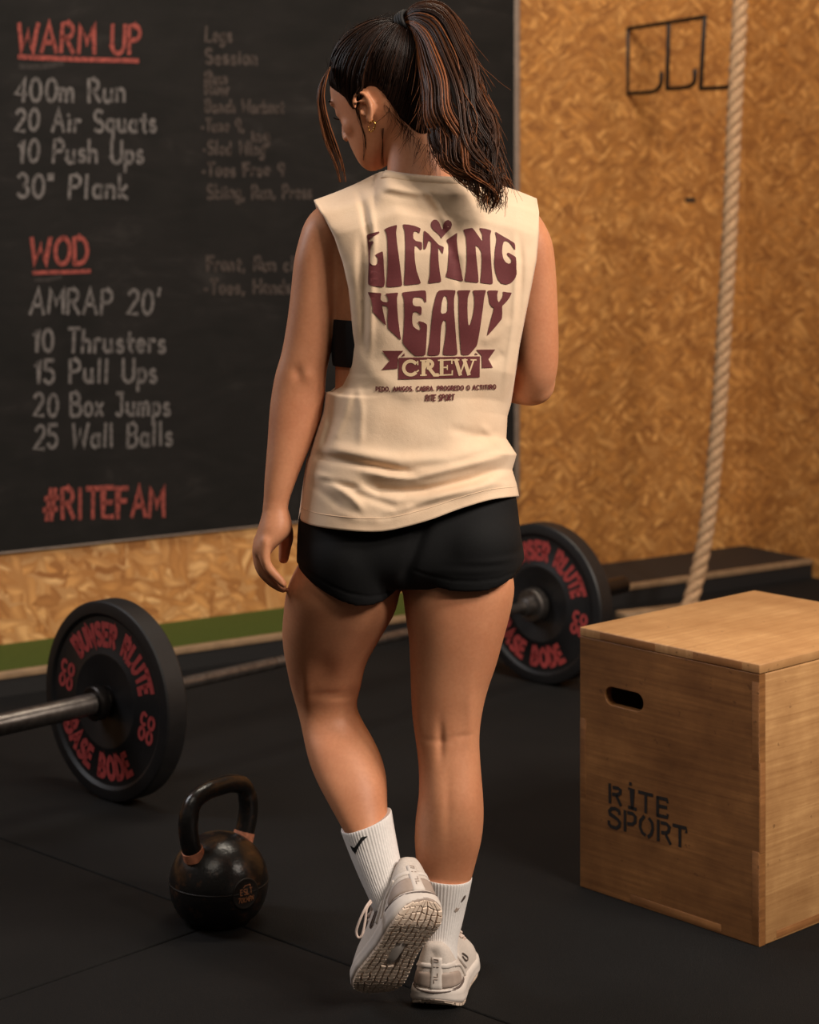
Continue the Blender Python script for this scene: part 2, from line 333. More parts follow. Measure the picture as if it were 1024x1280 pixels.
# ------------------------------------------------------------------ stroke lettering
def arc(cx, cy, rx, ry, a0, a1, n=10):
    return [(cx+rx*math.cos(math.radians(a0+(a1-a0)*i/n)), cy+ry*math.sin(math.radians(a0+(a1-a0)*i/n))) for i in range(n+1)]
def ell(cx, cy, rx, ry): return arc(cx, cy, rx, ry, 90, 450, 20)
G = {
 'A': (.72, [[(0, 0), (.34, 1), (.68, 0)], [(.14, .36), (.55, .36)]]),
 'B': (.62, [[(0, 0), (0, 1), (.28, 1)]+arc(.28, .76, .24, .24, 90, -90)+[(0, .52)], [(.26, .52)]+arc(.28, .26, .28, .26, 90, -90)+[(0, 0)]]),
 'C': (.68, [arc(.36, .5, .34, .5, 50, 310, 16)]),
 'D': (.66, [[(0, 0), (0, 1), (.2, 1)]+arc(.2, .5, .42, .5, 90, -90, 14)+[(0, 0)]]),
 'E': (.56, [[(.5, 1), (0, 1), (0, 0), (.5, 0)], [(0, .52), (.42, .52)]]),
 'F': (.54, [[(.5, 1), (0, 1), (0, 0)], [(0, .52), (.42, .52)]]),
 'G': (.72, [arc(.36, .5, .34, .5, 50, 330, 16)+[(.68, .45), (.42, .45)]]),
 'H': (.66, [[(0, 0), (0, 1)], [(.6, 0), (.6, 1)], [(0, .52), (.6, .52)]]),
 'I': (.22, [[(.08, 0), (.08, 1)]]),
 'J': (.5, [[(.1, 1), (.46, 1)], [(.34, 1), (.34, .2)]+arc(.17, .18, .17, .18, 0, -150, 8)]),
 'K': (.6, [[(0, 0), (0, 1)], [(.52, 1), (0, .42), (.54, 0)]]),
 'L': (.52, [[(0, 1), (0, 0), (.46, 0)]]),
 'M': (.8, [[(0, 0), (.06, 1), (.38, .35), (.68, 1), (.76, 0)]]),
 'N': (.66, [[(0, 0), (0, 1), (.6, 0), (.6, 1)]]),
 'O': (.74, [ell(.36, .5, .35, .5)]),
 'P': (.6, [[(0, 0), (0, 1), (.26, 1)]+arc(.26, .74, .27, .26, 90, -90)+[(0, .48)]]),
 'Q': (.74, [ell(.36, .5, .35, .5), [(.42, .25), (.72, -.05)]]),
 'R': (.62, [[(0, 0), (0, 1), (.26, 1)]+arc(.26, .75, .26, .25, 90, -90)+[(0, .5)], [(.22, .5), (.56, 0)]]),
 'S': (.58, [arc(.28, .75, .25, .25, 40, 270, 10)+arc(.28, .25, .27, .25, 90, -140, 10)]),
 'T': (.62, [[(0, 1), (.6, 1)], [(.3, 1), (.3, 0)]]),
 'U': (.66, [[(0, 1), (0, .3)]+arc(.3, .3, .3, .3, 180, 360, 10)+[(.6, 1)]]),
 'V': (.66, [[(0, 1), (.32, 0), (.62, 1)]]),
 'W': (.92, [[(0, 1), (.2, 0), (.44, .75), (.66, 0), (.88, 1)]]),
 'X': (.6, [[(0, 0), (.55, 1)], [(0, 1), (.55, 0)]]),
 'Y': (.62, [[(0, 1), (.3, .5), (.6, 1)], [(.3, .5), (.3, 0)]]),
 'Z': (.58, [[(0, 1), (.54, 1), (0, 0), (.54, 0)]]),
 '0': (.6, [ell(.28, .48, .27, .48)]), '1': (.36, [[(.02, .74), (.22, .98), (.22, 0)]]),
 '2': (.6, [arc(.27, .72, .25, .26, 160, -20, 10)+[(0, 0), (.54, 0)]]),
 '3': (.56, [arc(.25, .74, .23, .24, 150, -80, 10)+arc(.25, .25, .27, .25, 80, -150, 10)]),
 '4': (.6, [[(.42, 0), (.42, 1), (0, .3), (.56, .3)]]),
 '5': (.58, [[(.5, .98), (.08, .98), (.04, .56)]+arc(.24, .3, .27, .3, 120, -150, 12)]),
 '6': (.58, [[(.44, .98), (.1, .5)]+arc(.28, .27, .26, .27, 160, -200, 16)]),
 '7': (.56, [[(0, 1), (.52, 1), (.18, 0)]]), '8': (.56, [ell(.27, .75, .21, .23), ell(.27, .26, .26, .26)]),
 '9': (.58, [ell(.27, .7, .25, .28), [(.52, .7), (.4, 0)]]),
 'a': (.52, [ell(.22, .28, .21, .27), [(.43, .55), (.44, .0)]]),
 'b': (.5, [[(0, 1), (0, 0)], ell(.22, .28, .21, .27)]),
 'c': (.46, [arc(.22, .28, .21, .27, 45, 315, 12)]), 'd': (.5, [ell(.22, .28, .21, .27), [(.43, 1), (.43, 0)]]),
 'e': (.5, [[(.02, .3), (.42, .32)]+arc(.22, .28, .21, .27, 10, 310, 14)]),
 'g': (.52, [ell(.22, .28, .21, .27), [(.43, .55), (.43, -.15)]+arc(.22, -.15, .21, .18, 0, -150, 8)]),
 'h': (.5, [[(0, 1), (0, 0)], [(0, .3)]+arc(.2, .33, .2, .22, 180, 0, 8)+[(.41, 0)]]),
 'i': (.2, [[(.06, .52), (.06, 0)], [(.05, .74), (.07, .77)]]),
 'k': (.48, [[(0, 1), (0, 0)], [(.38, .56), (0, .24), (.42, 0)]]), 'l': (.22, [[(.07, 1), (.07, .0)]]),
 'm': (.74, [[(0, .55), (0, 0)], [(0, .36)]+arc(.16, .36, .16, .2, 180, 0, 6)+[(.32, 0)], [(.32, .36)]+arc(.48, .36, .16, .2, 180, 0, 6)+[(.64, 0)]]),
 'n': (.5, [[(0, .55), (0, 0)], [(0, .32)]+arc(.2, .33, .2, .22, 180, 0, 8)+[(.41, 0)]]),
 'o': (.5, [ell(.22, .28, .22, .28)]), 'p': (.5, [[(0, .55), (0, -.4)], ell(.22, .28, .21, .27)]),
 'q': (.52, [ell(.22, .28, .21, .27), [(.43, .55), (.43, -.4)]]),
 'r': (.38, [[(0, .55), (0, 0)], [(0, .3)]+arc(.2, .32, .19, .22, 180, 50, 6)]),
 's': (.42, [arc(.19, .42, .15, .13, 40, 270, 8)+arc(.18, .15, .17, .14, 90, -150, 8)]),
 't': (.4, [[(.16, .85), (.16, .1), (.3, .0)], [(0, .56), (.34, .56)]]),
 'u': (.5, [[(0, .55), (0, .22)]+arc(.2, .22, .2, .22, 180, 360, 8)+[(.4, .55)], [(.41, .3), (.42, 0)]]),
 'v': (.46, [[(0, .55), (.2, 0), (.4, .55)]]), 'w': (.64, [[(0, .55), (.15, 0), (.3, .5), (.45, 0), (.6, .55)]]),
 'x': (.44, [[(0, 0), (.38, .55)], [(0, .55), (.38, 0)]]), 'y': (.46, [[(0, .55), (.2, .02)], [(.42, .55), (.08, -.4)]]),
 '#': (.7, [[(.12, -.02), (.28, 1)], [(.38, -.02), (.54, 1)], [(0, .32), (.62, .36)], [(.04, .66), (.66, .7)]]),
 "'": (.2, [[(.1, 1.05), (.04, .78)]]), '"': (.3, [[(.06, 1.02), (.05, .78)], [(.2, 1.02), (.19, .78)]]),
 ',': (.2, [[(.08, .06), (.02, -.16)]]), '.': (.2, [[(.05, .02), (.09, .06)]]), '-': (.3, [[(0, .3), (.2, .3)]]), ' ': (.42, []),
}
def layout(text, gap=.16):                    # strokes and total width at cap height 1
    x = 0; out = []
    for ch in text:
        w, st = G[ch]
        for s in st: out.append([(px+x, py) for px, py in s])
        x += w+gap
    return out, x-gap
def ribbon(mb, pts, half, mapf, seg=None, taper=False):   # flat stroke of constant width, mapped onto a surface
    pts = np.array(pts, float)
    if seg:
        q = [pts[0]]
        for a, b in zip(pts[:-1], pts[1:]):
            n = max(1, int(np.linalg.norm(b-a)/seg))
            for i in range(1, n+1): q.append(a+(b-a)*i/n)
        pts = np.array(q)
    n = len(pts); V = []; Fc = []
    for i in range(n):
        a = pts[max(i-1, 0)]; b = pts[min(i+1, n-1)]; d = b-a; L = np.linalg.norm(d)+1e-9; d = d/L; nn = np.array([-d[1], d[0]])
        k = 1.0
        if 0 < i < n-1:
            d1 = pts[i]-pts[i-1]; d1 = d1/(np.linalg.norm(d1)+1e-9); k = 1/max(.5, abs(np.dot(np.array([-d1[1], d1[0]]), nn)))
        p = pts[i].copy()
        if i == 0: p = p-d*half*.6
        if i == n-1: p = p+d*half*.6
        V.append(mapf(*(p+nn*half*k))); V.append(mapf(*(p-nn*half*k)))
        if i: Fc.append((2*i-2, 2*i-1, 2*i+1, 2*i))
    mb.add(V, Fc)

# ------------------------------------------------------------------ the room: floor, walls, step along the wall
UW = np.array([.826, .564, 0.]); UW /= np.linalg.norm(UW); NW = np.array([UW[1], -UW[0], 0.]); UP = np.array([0, 0, 1.])
HP = .06                                           # height of the step along the wall
WC = np.array([1.217, 7.51, 0.])                   # corner of the room
def frame_obj(o, origin, ax, ay, az):              # give an object its own axes (mesh already in local coords)
    o.matrix_world = Matrix([[ax[0], ay[0], az[0], origin[0]], [ax[1], ay[1], az[1], origin[1]], [ax[2], ay[2], az[2], origin[2]], [0, 0, 0, 1]])
    return o
def slab(name, mat, x0, x1, y0, y1, z0, z1, origin, ax, ay, bevel=0):
    mb = MB(); mb.box(((x0+x1)/2, (y0+y1)/2, (z0+z1)/2), (1, 0, 0), (0, 1, 0), (0, 0, 1), (x1-x0)/2, (y1-y0)/2, (z1-z0)/2)
    o = mb.build(name, mat, smooth=False, bevel=bevel); return frame_obj(o, origin, ax, ay, UP)
# floor of square rubber tiles: joints run through the two seams of the photo
fa = np.array([.731, -.682, 0.]); fb = np.array([.682, .731, 0.]); fo = np.array([-.873, 4.27, 0.])
fo = fo+fa*float(np.dot(np.array([-.44, 3.678, 0])-fo, fa))
mb = MB(); g = .0022
for a0, a1, b0, b1 in ((-9, 6, 0, 8), (-9, 0, -5, 0), (0, 6, -5, 0)):
    mb.box(((a0+a1)/2, (b0+b1)/2, -.0125), (1, 0, 0), (0, 1, 0), (0, 0, 1), (a1-a0)/2-g, (b1-b0)/2-g, .0125)
mb.box((0, .5, -.03), (1, 0, 0), (0, 1, 0), (0, 0, 1), 6, 5.5, .006)
fl = mb.build('floor', M['rubber'], smooth=False, bevel=.003); frame_obj(fl, fo, fa, fb, UP); struct(fl)

def on_plane(x, y, p0, n):                          # where the sight line of a pixel meets a plane of the place
    d = np.array([(x-512)/F, 1., -(y-YH)/F]); o = np.array([0, 0, HC]); t = np.dot(np.array(p0)-o, n)/np.dot(d, n); return o+d*t
WALLH = 3.6
wl = slab('wall_back', M['osb_tall'], -9, .085, -.03, 0, 0, WALLH, WC, UW, -NW); 
wl.data.transform(Matrix.Translation((0, .03, 0))); struct(wl)
# the lower run of board below the chalkboard is a lighter sheet, fixed on the wall
def wall_u(x, y, off=0.0): return float(np.dot(on_plane(x, y, WC+NW*off, NW)-WC, UW))
def wall_z(x, y, off=0.0): return float(on_plane(x, y, WC+NW*off, NW)[2])
u_edge = wall_u(643, 300, .024)
low = slab('trim_4', M['osb_low'], -9, u_edge+.02, -.012, 0, HP-.05, wall_z(330, 640), WC, UW, -NW); struct(low)
wr = slab('wall_right', M['osb_tall'], 0, 4.5, 0, .03, 0, WALLH, WC+UW*.055, NW, UW); struct(wr)
# chip in the board, right of the person
e = on_plane(863, 250, WC+NW*.0015, NW); mb = MB()
mb.box(e, UW, UP*.98-UW*.2, NW, .024, .008, .0015); chip = mb.build('chip_mark', M['stencil'], wl, smooth=False)
# step: riser, wood edging, turf on the left, rubber on the right
DS = .35
ut = wall_u(640, 700)
tf = slab('turf_strip', M['turf'], -9, ut, 0, DS-.02, HP-.03, HP+.004, WC, UW, NW)
tag(tf, 'narrow green artificial turf strip along the foot of the OSB wall', 'turf')
rm = slab('rubber_mat', M['mat_black'], ut+.002, .05, 0, DS-.02, HP-.03, HP+.006, WC, UW, NW)
tag(rm, 'black rubber mat on the step below the tall OSB wall, behind the rope', 'mat')
st = slab('trim_1', M['mat_black'], -9, 0.05, .002, DS-.02, 0, HP-.031, WC, UW, NW); struct(st)
ed = slab('trim_2', M['trim_wood'], -9, 0.05, DS-.019, DS+.006, HP-.012, HP+.006, WC, UW, NW, .002); struct(ed)
ri = slab('trim_3', M['mat_black'], -9, 0.05, DS-.019, DS+.002, .0, HP-.0125, WC, UW, NW); struct(ri)

# ------------------------------------------------------------------ chalkboard with its writing
BO = .024
cb_root = thing('chalkboard', 'large black chalkboard with a handwritten workout, mounted on the OSB wall', 'chalkboard', tuple(on_plane(330, 655, WC+NW*BO, NW)))
zb0 = wall_z(330, 656, BO)
o = slab('board_panel', M['board'], -5.0, u_edge, -.012, .0, 0, 2.2, WC+NW*.012+UP*zb0, UW, -NW)
o.data.transform(Matrix.Translation((0, 0, 0))); adopt(o, cb_root)
o = slab('edge_strip', M['alu'], u_edge, u_edge+.022, -.016, .002, 0, 2.2, WC+NW*.012+UP*zb0, UW, -NW, .002); adopt(o, cb_root)
o = slab('bottom_strip', M['alu'], -5.0, u_edge, -.015, .002, -.006, 0, WC+NW*.012+UP*zb0, UW, -NW, .002); adopt(o, cb_root)
def chalk_line(name, text, x0, y0, x1, y1, hpx, mat, half=.008, jitter=.02, off=.0255):
    A = on_plane(x0, y0, WC+NW*off, NW); B = on_plane(x1, y1, WC+NW*off, NW); D = (B-A); L = np.linalg.norm(D); D = D/L
    h = hpx*A[1]/F; w = layout(text, .20)[1]; rr = random.Random(text); x = 0
    for word in text.split(' '):
        st_, ww = layout(word, .20); mb = MB()
        for s in st_:
            jx, jy, sl = rr.uniform(-jitter, jitter), rr.uniform(-jitter, jitter)*1.5, rr.uniform(-.03, .09)
            ribbon(mb, s, half/h, lambda a, b: A+D*((a+x+jx+sl*b)*L/w)+UP*((b+jy)*h), seg=None)
        mb.build(name, mat, cb_root, smooth=False, normals=False); x += ww+.40+G[' '][0]
chalk_line('chalk_word', 'WARM UP', 22, 65, 177, 66, 36, M['chalk_red'], .0072)
for t, a, b, c, d, h in [('400m Run', 19, 126, 157, 127, 29), ('20 Air Squats', 19, 163, 196, 165, 27), ('10 Push Ups', 23, 202, 180, 204, 28), ('30" Plank', 22, 246, 160, 248, 29),
        ("AMRAP 20'", 38, 392, 201, 392, 31), ('10 Thrusters', 41, 439, 207, 440, 28), ('15 Pull Ups', 43, 479, 197, 477, 29), ('20 Box Jumps', 43, 520, 213, 519, 28), ('25 Wall Balls', 43, 561, 216, 556, 29)]:
    chalk_line('chalk_word', t, a, b, c, d, h, M['chalk'], .0060)
chalk_line('chalk_word', 'WOD', 39, 331, 110, 330, 33, M['chalk_red'], .0072)
chalk_line('chalk_word', '#RITEFAM', 55, 649, 206, 644, 37, M['chalk_red'], .0078)
def chalk_stroke(name, pts, mat, half, off=.0255):
    mb = MB(); ribbon(mb, [(0, 0)], half, lambda a, b: (0, 0, 0)) if 0 else None
    W = [on_plane(x, y, WC+NW*off, NW) for x, y in pts]; A = W[0]
    q = [(float(np.dot(p-A, UW)), float(p[2]-A[2])) for p in W]
    ribbon(mb, q, half, lambda a, b: A+UW*a+UP*b); return mb.build(name, mat, cb_root, smooth=False, normals=False)
chalk_stroke('chalk_underline', [(24, 71), (90, 74), (172, 76)], M['chalk_red'], .007)
chalk_stroke('chalk_underline', [(42, 341), (80, 340), (112, 339)], M['chalk_red'], .006)
chalk_stroke('chalk_smear', [(25, 83), (50, 84), (78, 79)], M['chalk_smear'], .008, .025)
chalk_stroke('chalk_smear', [(44, 350), (60, 350), (76, 346)], M['chalk_smear'], .006, .025)
for t, a, b, c, d, h in [('Legs', 257, 52, 290, 52, 18), ('Session', 257, 80, 322, 80, 18), ('Run', 257, 105, 284, 104, 14), ('Row', 257, 118, 285, 117, 14), ('Bench Workout', 257, 140, 355, 141, 15),
        ('-Tune 9,', 252, 164, 305, 164, 15), ('ing', 315, 177, 337, 177, 15), ('-Sled Wing', 254, 193, 331, 193, 16), ('-Toes Free 9', 253, 220, 355, 219, 16), ('Skiing, Run, Press', 259, 248, 390, 248, 17),
        ('Front, Run cl.', 259, 338, 372, 338, 17), ('-Toes, Handst', 256, 367, 372, 366, 17)]:
    chalk_line('chalk_word', t, a, b, c, d, h, M['chalk_faint'], .0052, .03)

# ------------------------------------------------------------------ steel rack on the tall wall
rk = on_plane(785, 117, WC, NW)
rack = thing('wall_rack', 'dark steel wall rack with hanging posts and J hooks on the tall OSB wall', 'rack', tuple(rk))
def out_from(x, y):                                  # a point of the bracket, which stands straight out of the wall
    return on_plane(x, y, rk, UW)
tp = [out_from(x, y) for x, y in ((785, 36), (836, 28), (882, 21))]
def dirbar(mb, a, b, r=.008): mb.tube([a, b], r, 10)
mb = MB(); dirbar(mb, tp[0], tp[2]); mb.build('top_bar', M['dark_steel'], rack)
for (x0, y0), (x1, y1), hk in [((785, 36), (784, 116), [(784, 117), (802, 116), (818, 114), (826, 106), (827, 92)]), ((836, 28), (834, 111), [(834, 111), (850, 110), (862, 108), (868, 102), (869, 88)]), ((881, 21), (876, 111), [(876, 111), (895, 110), (914, 108), (922, 100), (923, 86)])]:
    mb = MB(); dirbar(mb, out_from(x0, y0), out_from(x1, y1)); mb.build('post', M['dark_steel'], rack)
    mb = MB(); mb.tube([out_from(*q) for q in cr(hk, 4)], .008, 10); mb.build('hook', M['dark_steel'], rack)

# ------------------------------------------------------------------ climbing rope, three strands laid together
pathpx = [(927, -40, 6.42), (924, 40, 6.42), (920, 110, 6.42), (916, 200, 6.42), (912, 300, 6.42), (906, 400, 6.42), (900, 500, 6.42), (892, 590, 6.41), (882, 670, 6.39), (868, 735, 6.37), (858, 766, 6.34), (848, 778, 6.25)]
pth = cr([P(*q) for q in pathpx], 26); n = len(pth); s_len = np.r_[0, np.cumsum(np.linalg.norm(np.diff(pth, axis=0), axis=1))]
rope = thing('climbing_rope', 'thick twisted natural fibre climbing rope hanging in front of the tall OSB wall', 'rope', tuple(pth[-1]))
for k in range(3):
    mb = MB(); q = []
    for i in range(n):
        d = pth[min(i+1, n-1)]-pth[max(i-1, 0)]; d = d/np.linalg.norm(d); a = np.cross(d, (0, 1, 0)); a /= np.linalg.norm(a); b = np.cross(d, a)
        ph = 2*math.pi*(s_len[i]/.115+k/3); q.append(pth[i]+(a*math.cos(ph)+b*math.sin(ph))*.0125)
    mb.tube(q, .0142, 10); mb.build('strand', M['rope'], rope)
# strip of wood lying on the floor behind the box
a = on_plane(776, 770, (0, 0, .012), UP); b = on_plane(905, 756, (0, 0, .012), UP); d = (b-a)/np.linalg.norm(b-a); mb = MB()
mb.box((a+b)/2, d, np.cross(UP, d), UP, np.linalg.norm(b-a)/2, .03, .0115)
o = mb.build('wooden_strip', M['trim_wood'], smooth=False, bevel=.002); tag(o, 'pale wooden strip lying on the floor behind the plywood box', 'strip')

# ------------------------------------------------------------------ barbell and bumper plates
PL = np.array([-.692, 4.535, .225]); PR = np.array([.360, 5.638, .225]); SEP = np.linalg.norm(PR-PL); BU = (PR-PL)/SEP
BV = np.cross(BU, UP); BV /= np.linalg.norm(BV)
bar = thing('barbell', 'steel barbell lying on the black rubber floor behind the woman', 'barbell', tuple((PL+PR)/2*np.array([1, 1, 0])))
mb = MB(); mb.tube([PL+BU*.06, PR-BU*.03], .0145, 16); mb.build('shaft', M['steel'], bar)
for s0, s1 in ((.22, .52), (SEP-.5, SEP-.25)):
    mb = MB(); k = int((s1-s0)/.004); mb.lathe([(s0, .0144)]+[(s0+(s1-s0)*i/k, .0150+.0007*(i % 2)) for i in range(k+1)]+[(s1, .0144)], PL, BU, 20); mb.build('knurling', M['steel'], bar)
mb = MB(); mb.lathe([(-.43, .021), (-.425, .0245), (.062, .0245)], PL, BU, 28); mb.build('sleeve', M['steel'], bar, sharp=40)
mb = MB(); mb.lathe([(0, .0245), (.395, .0245), (.40, .022)], PR, BU, 28); mb.build('sleeve', M['dark_steel'], bar, sharp=40)
mb = MB(); mb.lathe([(.062, .0246), (.062, .040), (.095, .040), (.098, .036), (.098, .0148)], PL, BU, 32); mb.build('collar', M['steel'], bar, sharp=40)
mb = MB(); mb.lathe([(-.002, .0246), (-.002, .044), (-.006, .047), (-.03, .047), (-.034, .043), (-.034, .026), (-.06, .024), (-.064, .0148)], PR, BU, 32); mb.build('collar', M['steel'], bar, sharp=40)
mb = MB(); mb.lathe([(-.034, .0246), (-.034, .036), (-.031, .039), (-.012, .039), (-.008, .036), (-.008, .0246)], PL, BU, 32); mb.build('clamp', M['dark_steel'], bar, sharp=40)

def bumper(center, label, rot):
    t = thing('bumper_plate', label, 'weight plate', tuple(center*np.array([1, 1, 0])), 'bumper plates on the barbell')
    prof = [(.006, .0255), (.006, .040), (.004, .044), (.004, .096), (.001, .104), (.001, .108), (.006, .116), (.006, .190), (.0, .198), (.0, .212), (.002, .222), (.006, .225),
            (.054, .225), (.058, .222), (.060, .212), (.060, .198), (.054, .190), (.054, .116), (.059, .108), (.059, .104), (.056, .096), (.056, .044), (.054, .040), (.054, .0255)]
    mb = MB(); mb.lathe(prof, center, BU, 96, closed=True); mb.build('disc', M['plate'], t, sharp=35)
    mb = MB(); mb.lathe([(.003, .0253), (.003, .034), (.057, .034), (.057, .0253)], center, BU, 48, closed=True); mb.build('hub_ring', M['dark_steel'], t, sharp=35)
    def text_arc(text, a_mid, span, r0, hh, flip=False, half=.0028):
        st_, w = layout(text, .26); mb = MB()
        def mp(a, b):
            th = (a/w-.5)*span; r = (r0+b*hh)
            if flip: r = r0+(1-b)*hh; ang = a_mid+th
            else: ang = a_mid-th
            return center-BU*(-.0052)+(BV*math.cos(ang)+UP*math.sin(ang))*r
        for s in st_: ribbon(mb, s, half/hh, mp, seg=.12)
        mb.build('lettering', M['red'], t, smooth=False, normals=False)
    R = math.radians
    text_arc('BUNSER RLUTE', R(90+rot), R(122), .128, .044, half=.0072)
    text_arc('BASE BODE', R(270+rot), R(96), .128, .044, True, .0072)
    for am in (0, 180):
        th = R(am+rot); cc = center+BU*.0052+(BV*math.cos(th)+UP*math.sin(th))*.150; ex = BV*math.cos(R(rot))+UP*math.sin(R(rot)); ey = -BV*math.sin(R(rot))+UP*math.cos(R(rot))
        for text, y0 in (('CO', .004), ('OO', -.030)):
            st_, w = layout(text, .3); mb = MB()
            for s in st_: ribbon(mb, s, .0042/.026, lambda a, b: cc+ex*((a/w-.5)*.046)+ey*(y0+b*.026), seg=.2)
            mb.build('lettering', M['red'], t, smooth=False, normals=False)
    return t
bumper(PL, 'black bumper plate with red lettering on the near barbell end, behind the kettlebell', -14)
bumper(PR, 'black bumper plate with red lettering on the far barbell end, beside the plywood box', -14)

# ------------------------------------------------------------------ kettlebell
KC = np.array([(273.5-512)*3.78/F, 3.78, 0.])
kb = thing('kettlebell', 'black iron kettlebell standing on the floor left of the woman', 'kettlebell', tuple(KC))
prof = [(0, .0), (0, .058), (.003, .062)]
for i in range(1, 25):
    z = .003+.162*i/24; r = .0935*math.sqrt(max(0, 1-((z-.072)/.0935)**2)); prof.append((z, max(.001, r) if i > 1 else .066))
mb = MB(); mb.lathe(prof, KC, UP, 64); mb.build('body', M['kettle'], kb)
mb = MB(); mb.lathe([(.0735, .0933), (.0745, .0943), (.0765, .0943), (.0775, .0933)], KC, UP, 64, closed=True); mb.build('casting_seam', M['iron'], kb)
ka = math.radians(50); KU = np.array([math.cos(ka), math.sin(ka), 0])
hp = cr([(-.052, .112), (-.064, .136), (-.076, .170), (-.079, .205), (-.066, .237), (-.034, .250), (0, .2515), (.034, .250), (.066, .237), (.079, .205), (.076, .170), (.064, .136), (.052, .112)], 6)
mb = MB(); mb.tube([KC+KU*u+UP*z for u, z in hp], [.0185-.0015*(z > .22) for u, z in hp], 18); mb.build('handle', M['kettle'], kb)
for sg in (-1, 1):
    p0 = KC+KU*(.0625*sg)+UP*.133; ax = KU*(.36*sg)+UP*.93
    mb = MB(); mb.lathe([(0, .0180), (0, .0207), (.018, .0202), (.018, .0180)], p0, ax, 32, closed=True); mb.build('band', M['tape'], kb, sharp=40)
bc = KC+UP*.072; bd = np.array([.62, -.78, .02]); bd /= np.linalg.norm(bd); bx = np.cross(UP, bd); bx /= np.linalg.norm(bx); by = np.cross(bd, bx)
def onball(a, b, off): 
    d = bd+bx*(a/.0935)+by*(b/.0935); return bc+d/np.linalg.norm(d)*(.0935+off)
mb = MB(); rings = [[onball(r*math.cos(q*math.pi/18), r*math.sin(q*math.pi/18), h) for q in range(36)] for r, h in ((.030, -.001), (.030, .0012), (.027, .0014), (.026, .0006), (.012, .0006), (.002, .0006))]
mb.loft(rings); bdg = mb.build('badge', M['iron'], kb)
mb = MB()
for text, y0, hh, ww in (('ESLT', .000, .010, .026), ('70KMPN', -.014, .009, .034)):
    st_, w = layout(text, .2)
    for s in st_: ribbon(mb, s, .0009/hh, lambda a, b: onball((a/w-.5)*ww, y0+b*hh, .0012), seg=.2)
ribbon(mb, [(-.006, .013), (-.002, .016), (.009, .0165), (.009, .012)], .0009, lambda a, b: onball(a, b, .0012), seg=.002)
mb.build('lettering', M['copper'], bdg, smooth=False, normals=False)

# ------------------------------------------------------------------ plywood jump box
BB = np.array([.6365, 3.6403, 0]); BA = np.array([.3374, 3.9665, 0]); W1 = np.linalg.norm(BA-BB); dA = (BA-BB)/W1; dD = np.array([dA[1], -dA[0], 0]); BL, BH, TH = .557, .514, .018
box = thing('plyometric_box', 'plywood jump box with a hand hole, standing at the right of the woman', 'box', tuple(BB+dA*W1/2+dD*BL/2))
def bx_panel(name, c0, ax, ay, az, lx, ly, lz, mat):
    mb = MB(); mb.box((lx/2, ly/2, lz/2), (1, 0, 0), (0, 1, 0), (0, 0, 1), lx/2, ly/2, lz/2)
    o = mb.build(name, mat, smooth=False, bevel=.0022); frame_obj(o, c0, ax, ay, az); adopt(o, box); return o
# face with the hand hole: front edge at A..B, drawn as a flat outline with a hole and given its thickness
cu = bpy.data.curves.new('front_panel', 'CURVE'); cu.dimensions = '2D'; cu.fill_mode = 'BOTH'; cu.extrude = TH/2-.001; cu.bevel_depth = .001
def spl(pts):
    s = cu.splines.new('POLY'); s.points.add(len(pts)-1); s.use_cyclic_u = True
    for p, q in zip(s.points, pts): p.co = (q[0], q[1], 0, 1)
e = .0015
spl([(e, e), (W1-e, e), (W1-e, BH-TH-e), (e, BH-TH-e)])
hx0, hx1, hz0 = W1*(1-(757-723)/229), W1*(1-(809-723)/229), .514-.122
hx0, hx1 = min(hx0, hx1), max(hx0, hx1); rr = .019
spl(arc(hx1-rr, hz0, rr, rr, 90, -90, 14)+arc(hx0+rr, hz0, rr, rr, 270, 90, 14))
co = bpy.data.objects.new('front_panel_curve', cu); C.objects.link(co); dg = bpy.context.evaluated_depsgraph_get()
me = bpy.data.meshes.new_from_object(co.evaluated_get(dg)); bpy.data.objects.remove(co); me.name = 'front_panel'
fp = bpy.data.objects.new('front_panel', me); C.objects.link(fp); me.materials.clear(); me.materials.append(M['ply_front_shaded'])
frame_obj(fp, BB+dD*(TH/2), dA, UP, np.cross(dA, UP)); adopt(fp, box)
for p_ in me.polygons: p_.use_smooth = False
bx_panel('side_panel', BB+dD*TH, dD, dA, UP, BL-2*TH, TH, BH-TH-.001, M['ply'])
bx_panel('side_panel', BA+dD*TH-dA*TH, dD, dA, UP, BL-2*TH, TH, BH-TH-.001, M['ply'])
bx_panel('back_panel', BB+dD*(BL-TH), dD, dA, UP, TH, W1, BH-TH-.001, M['ply'])
bx_panel('bottom_panel', BB+dD*(TH+.001)+dA*(TH+.001)+UP*.002, dD, dA, UP, BL-2*TH-.002, W1-2*TH-.002, TH, M['ply'])
bx_panel('top_panel', BB+UP*(BH-TH), dD, dA, UP, BL, W1, TH, M['ply_top'])
# finger joints: end grain that shows at the corners, proud by a hair
def fj(c, hx, hy, hz, ax=dD):
    mb = MB(); mb.box(c, ax, np.cross(UP, ax), UP, hx, hy, hz); mb.build('finger_joint', M['ply_edge'], box, smooth=False, bevel=.0008)
pr = .0003
fj(BB+dA*(TH/2)-dD*(pr/2)+UP*(BH*.80-.01), pr, TH/2-.001, BH*.155)
fj(BB+dA*(TH/2)-dD*(pr/2)+UP*(BH*.17), pr, TH/2-.001, BH*.165)
fj(BB+dD*(TH/2)-dA*(pr/2)+UP*(BH*.49), TH/2-.001, pr, BH*.16)
fj(BA-dA*(TH/2)-dD*(pr/2)+UP*(BH*.5), pr, TH/2-.001, BH*.15)
fj(BB+dA*(W1*.22)-dD*(pr/2)+UP*(BH-TH/2), pr, W1*.13, TH/2-.002)
fj(BB+dA*(W1*.72)-dD*(pr/2)+UP*(BH-TH/2), pr, W1*.16, TH/2-.002)
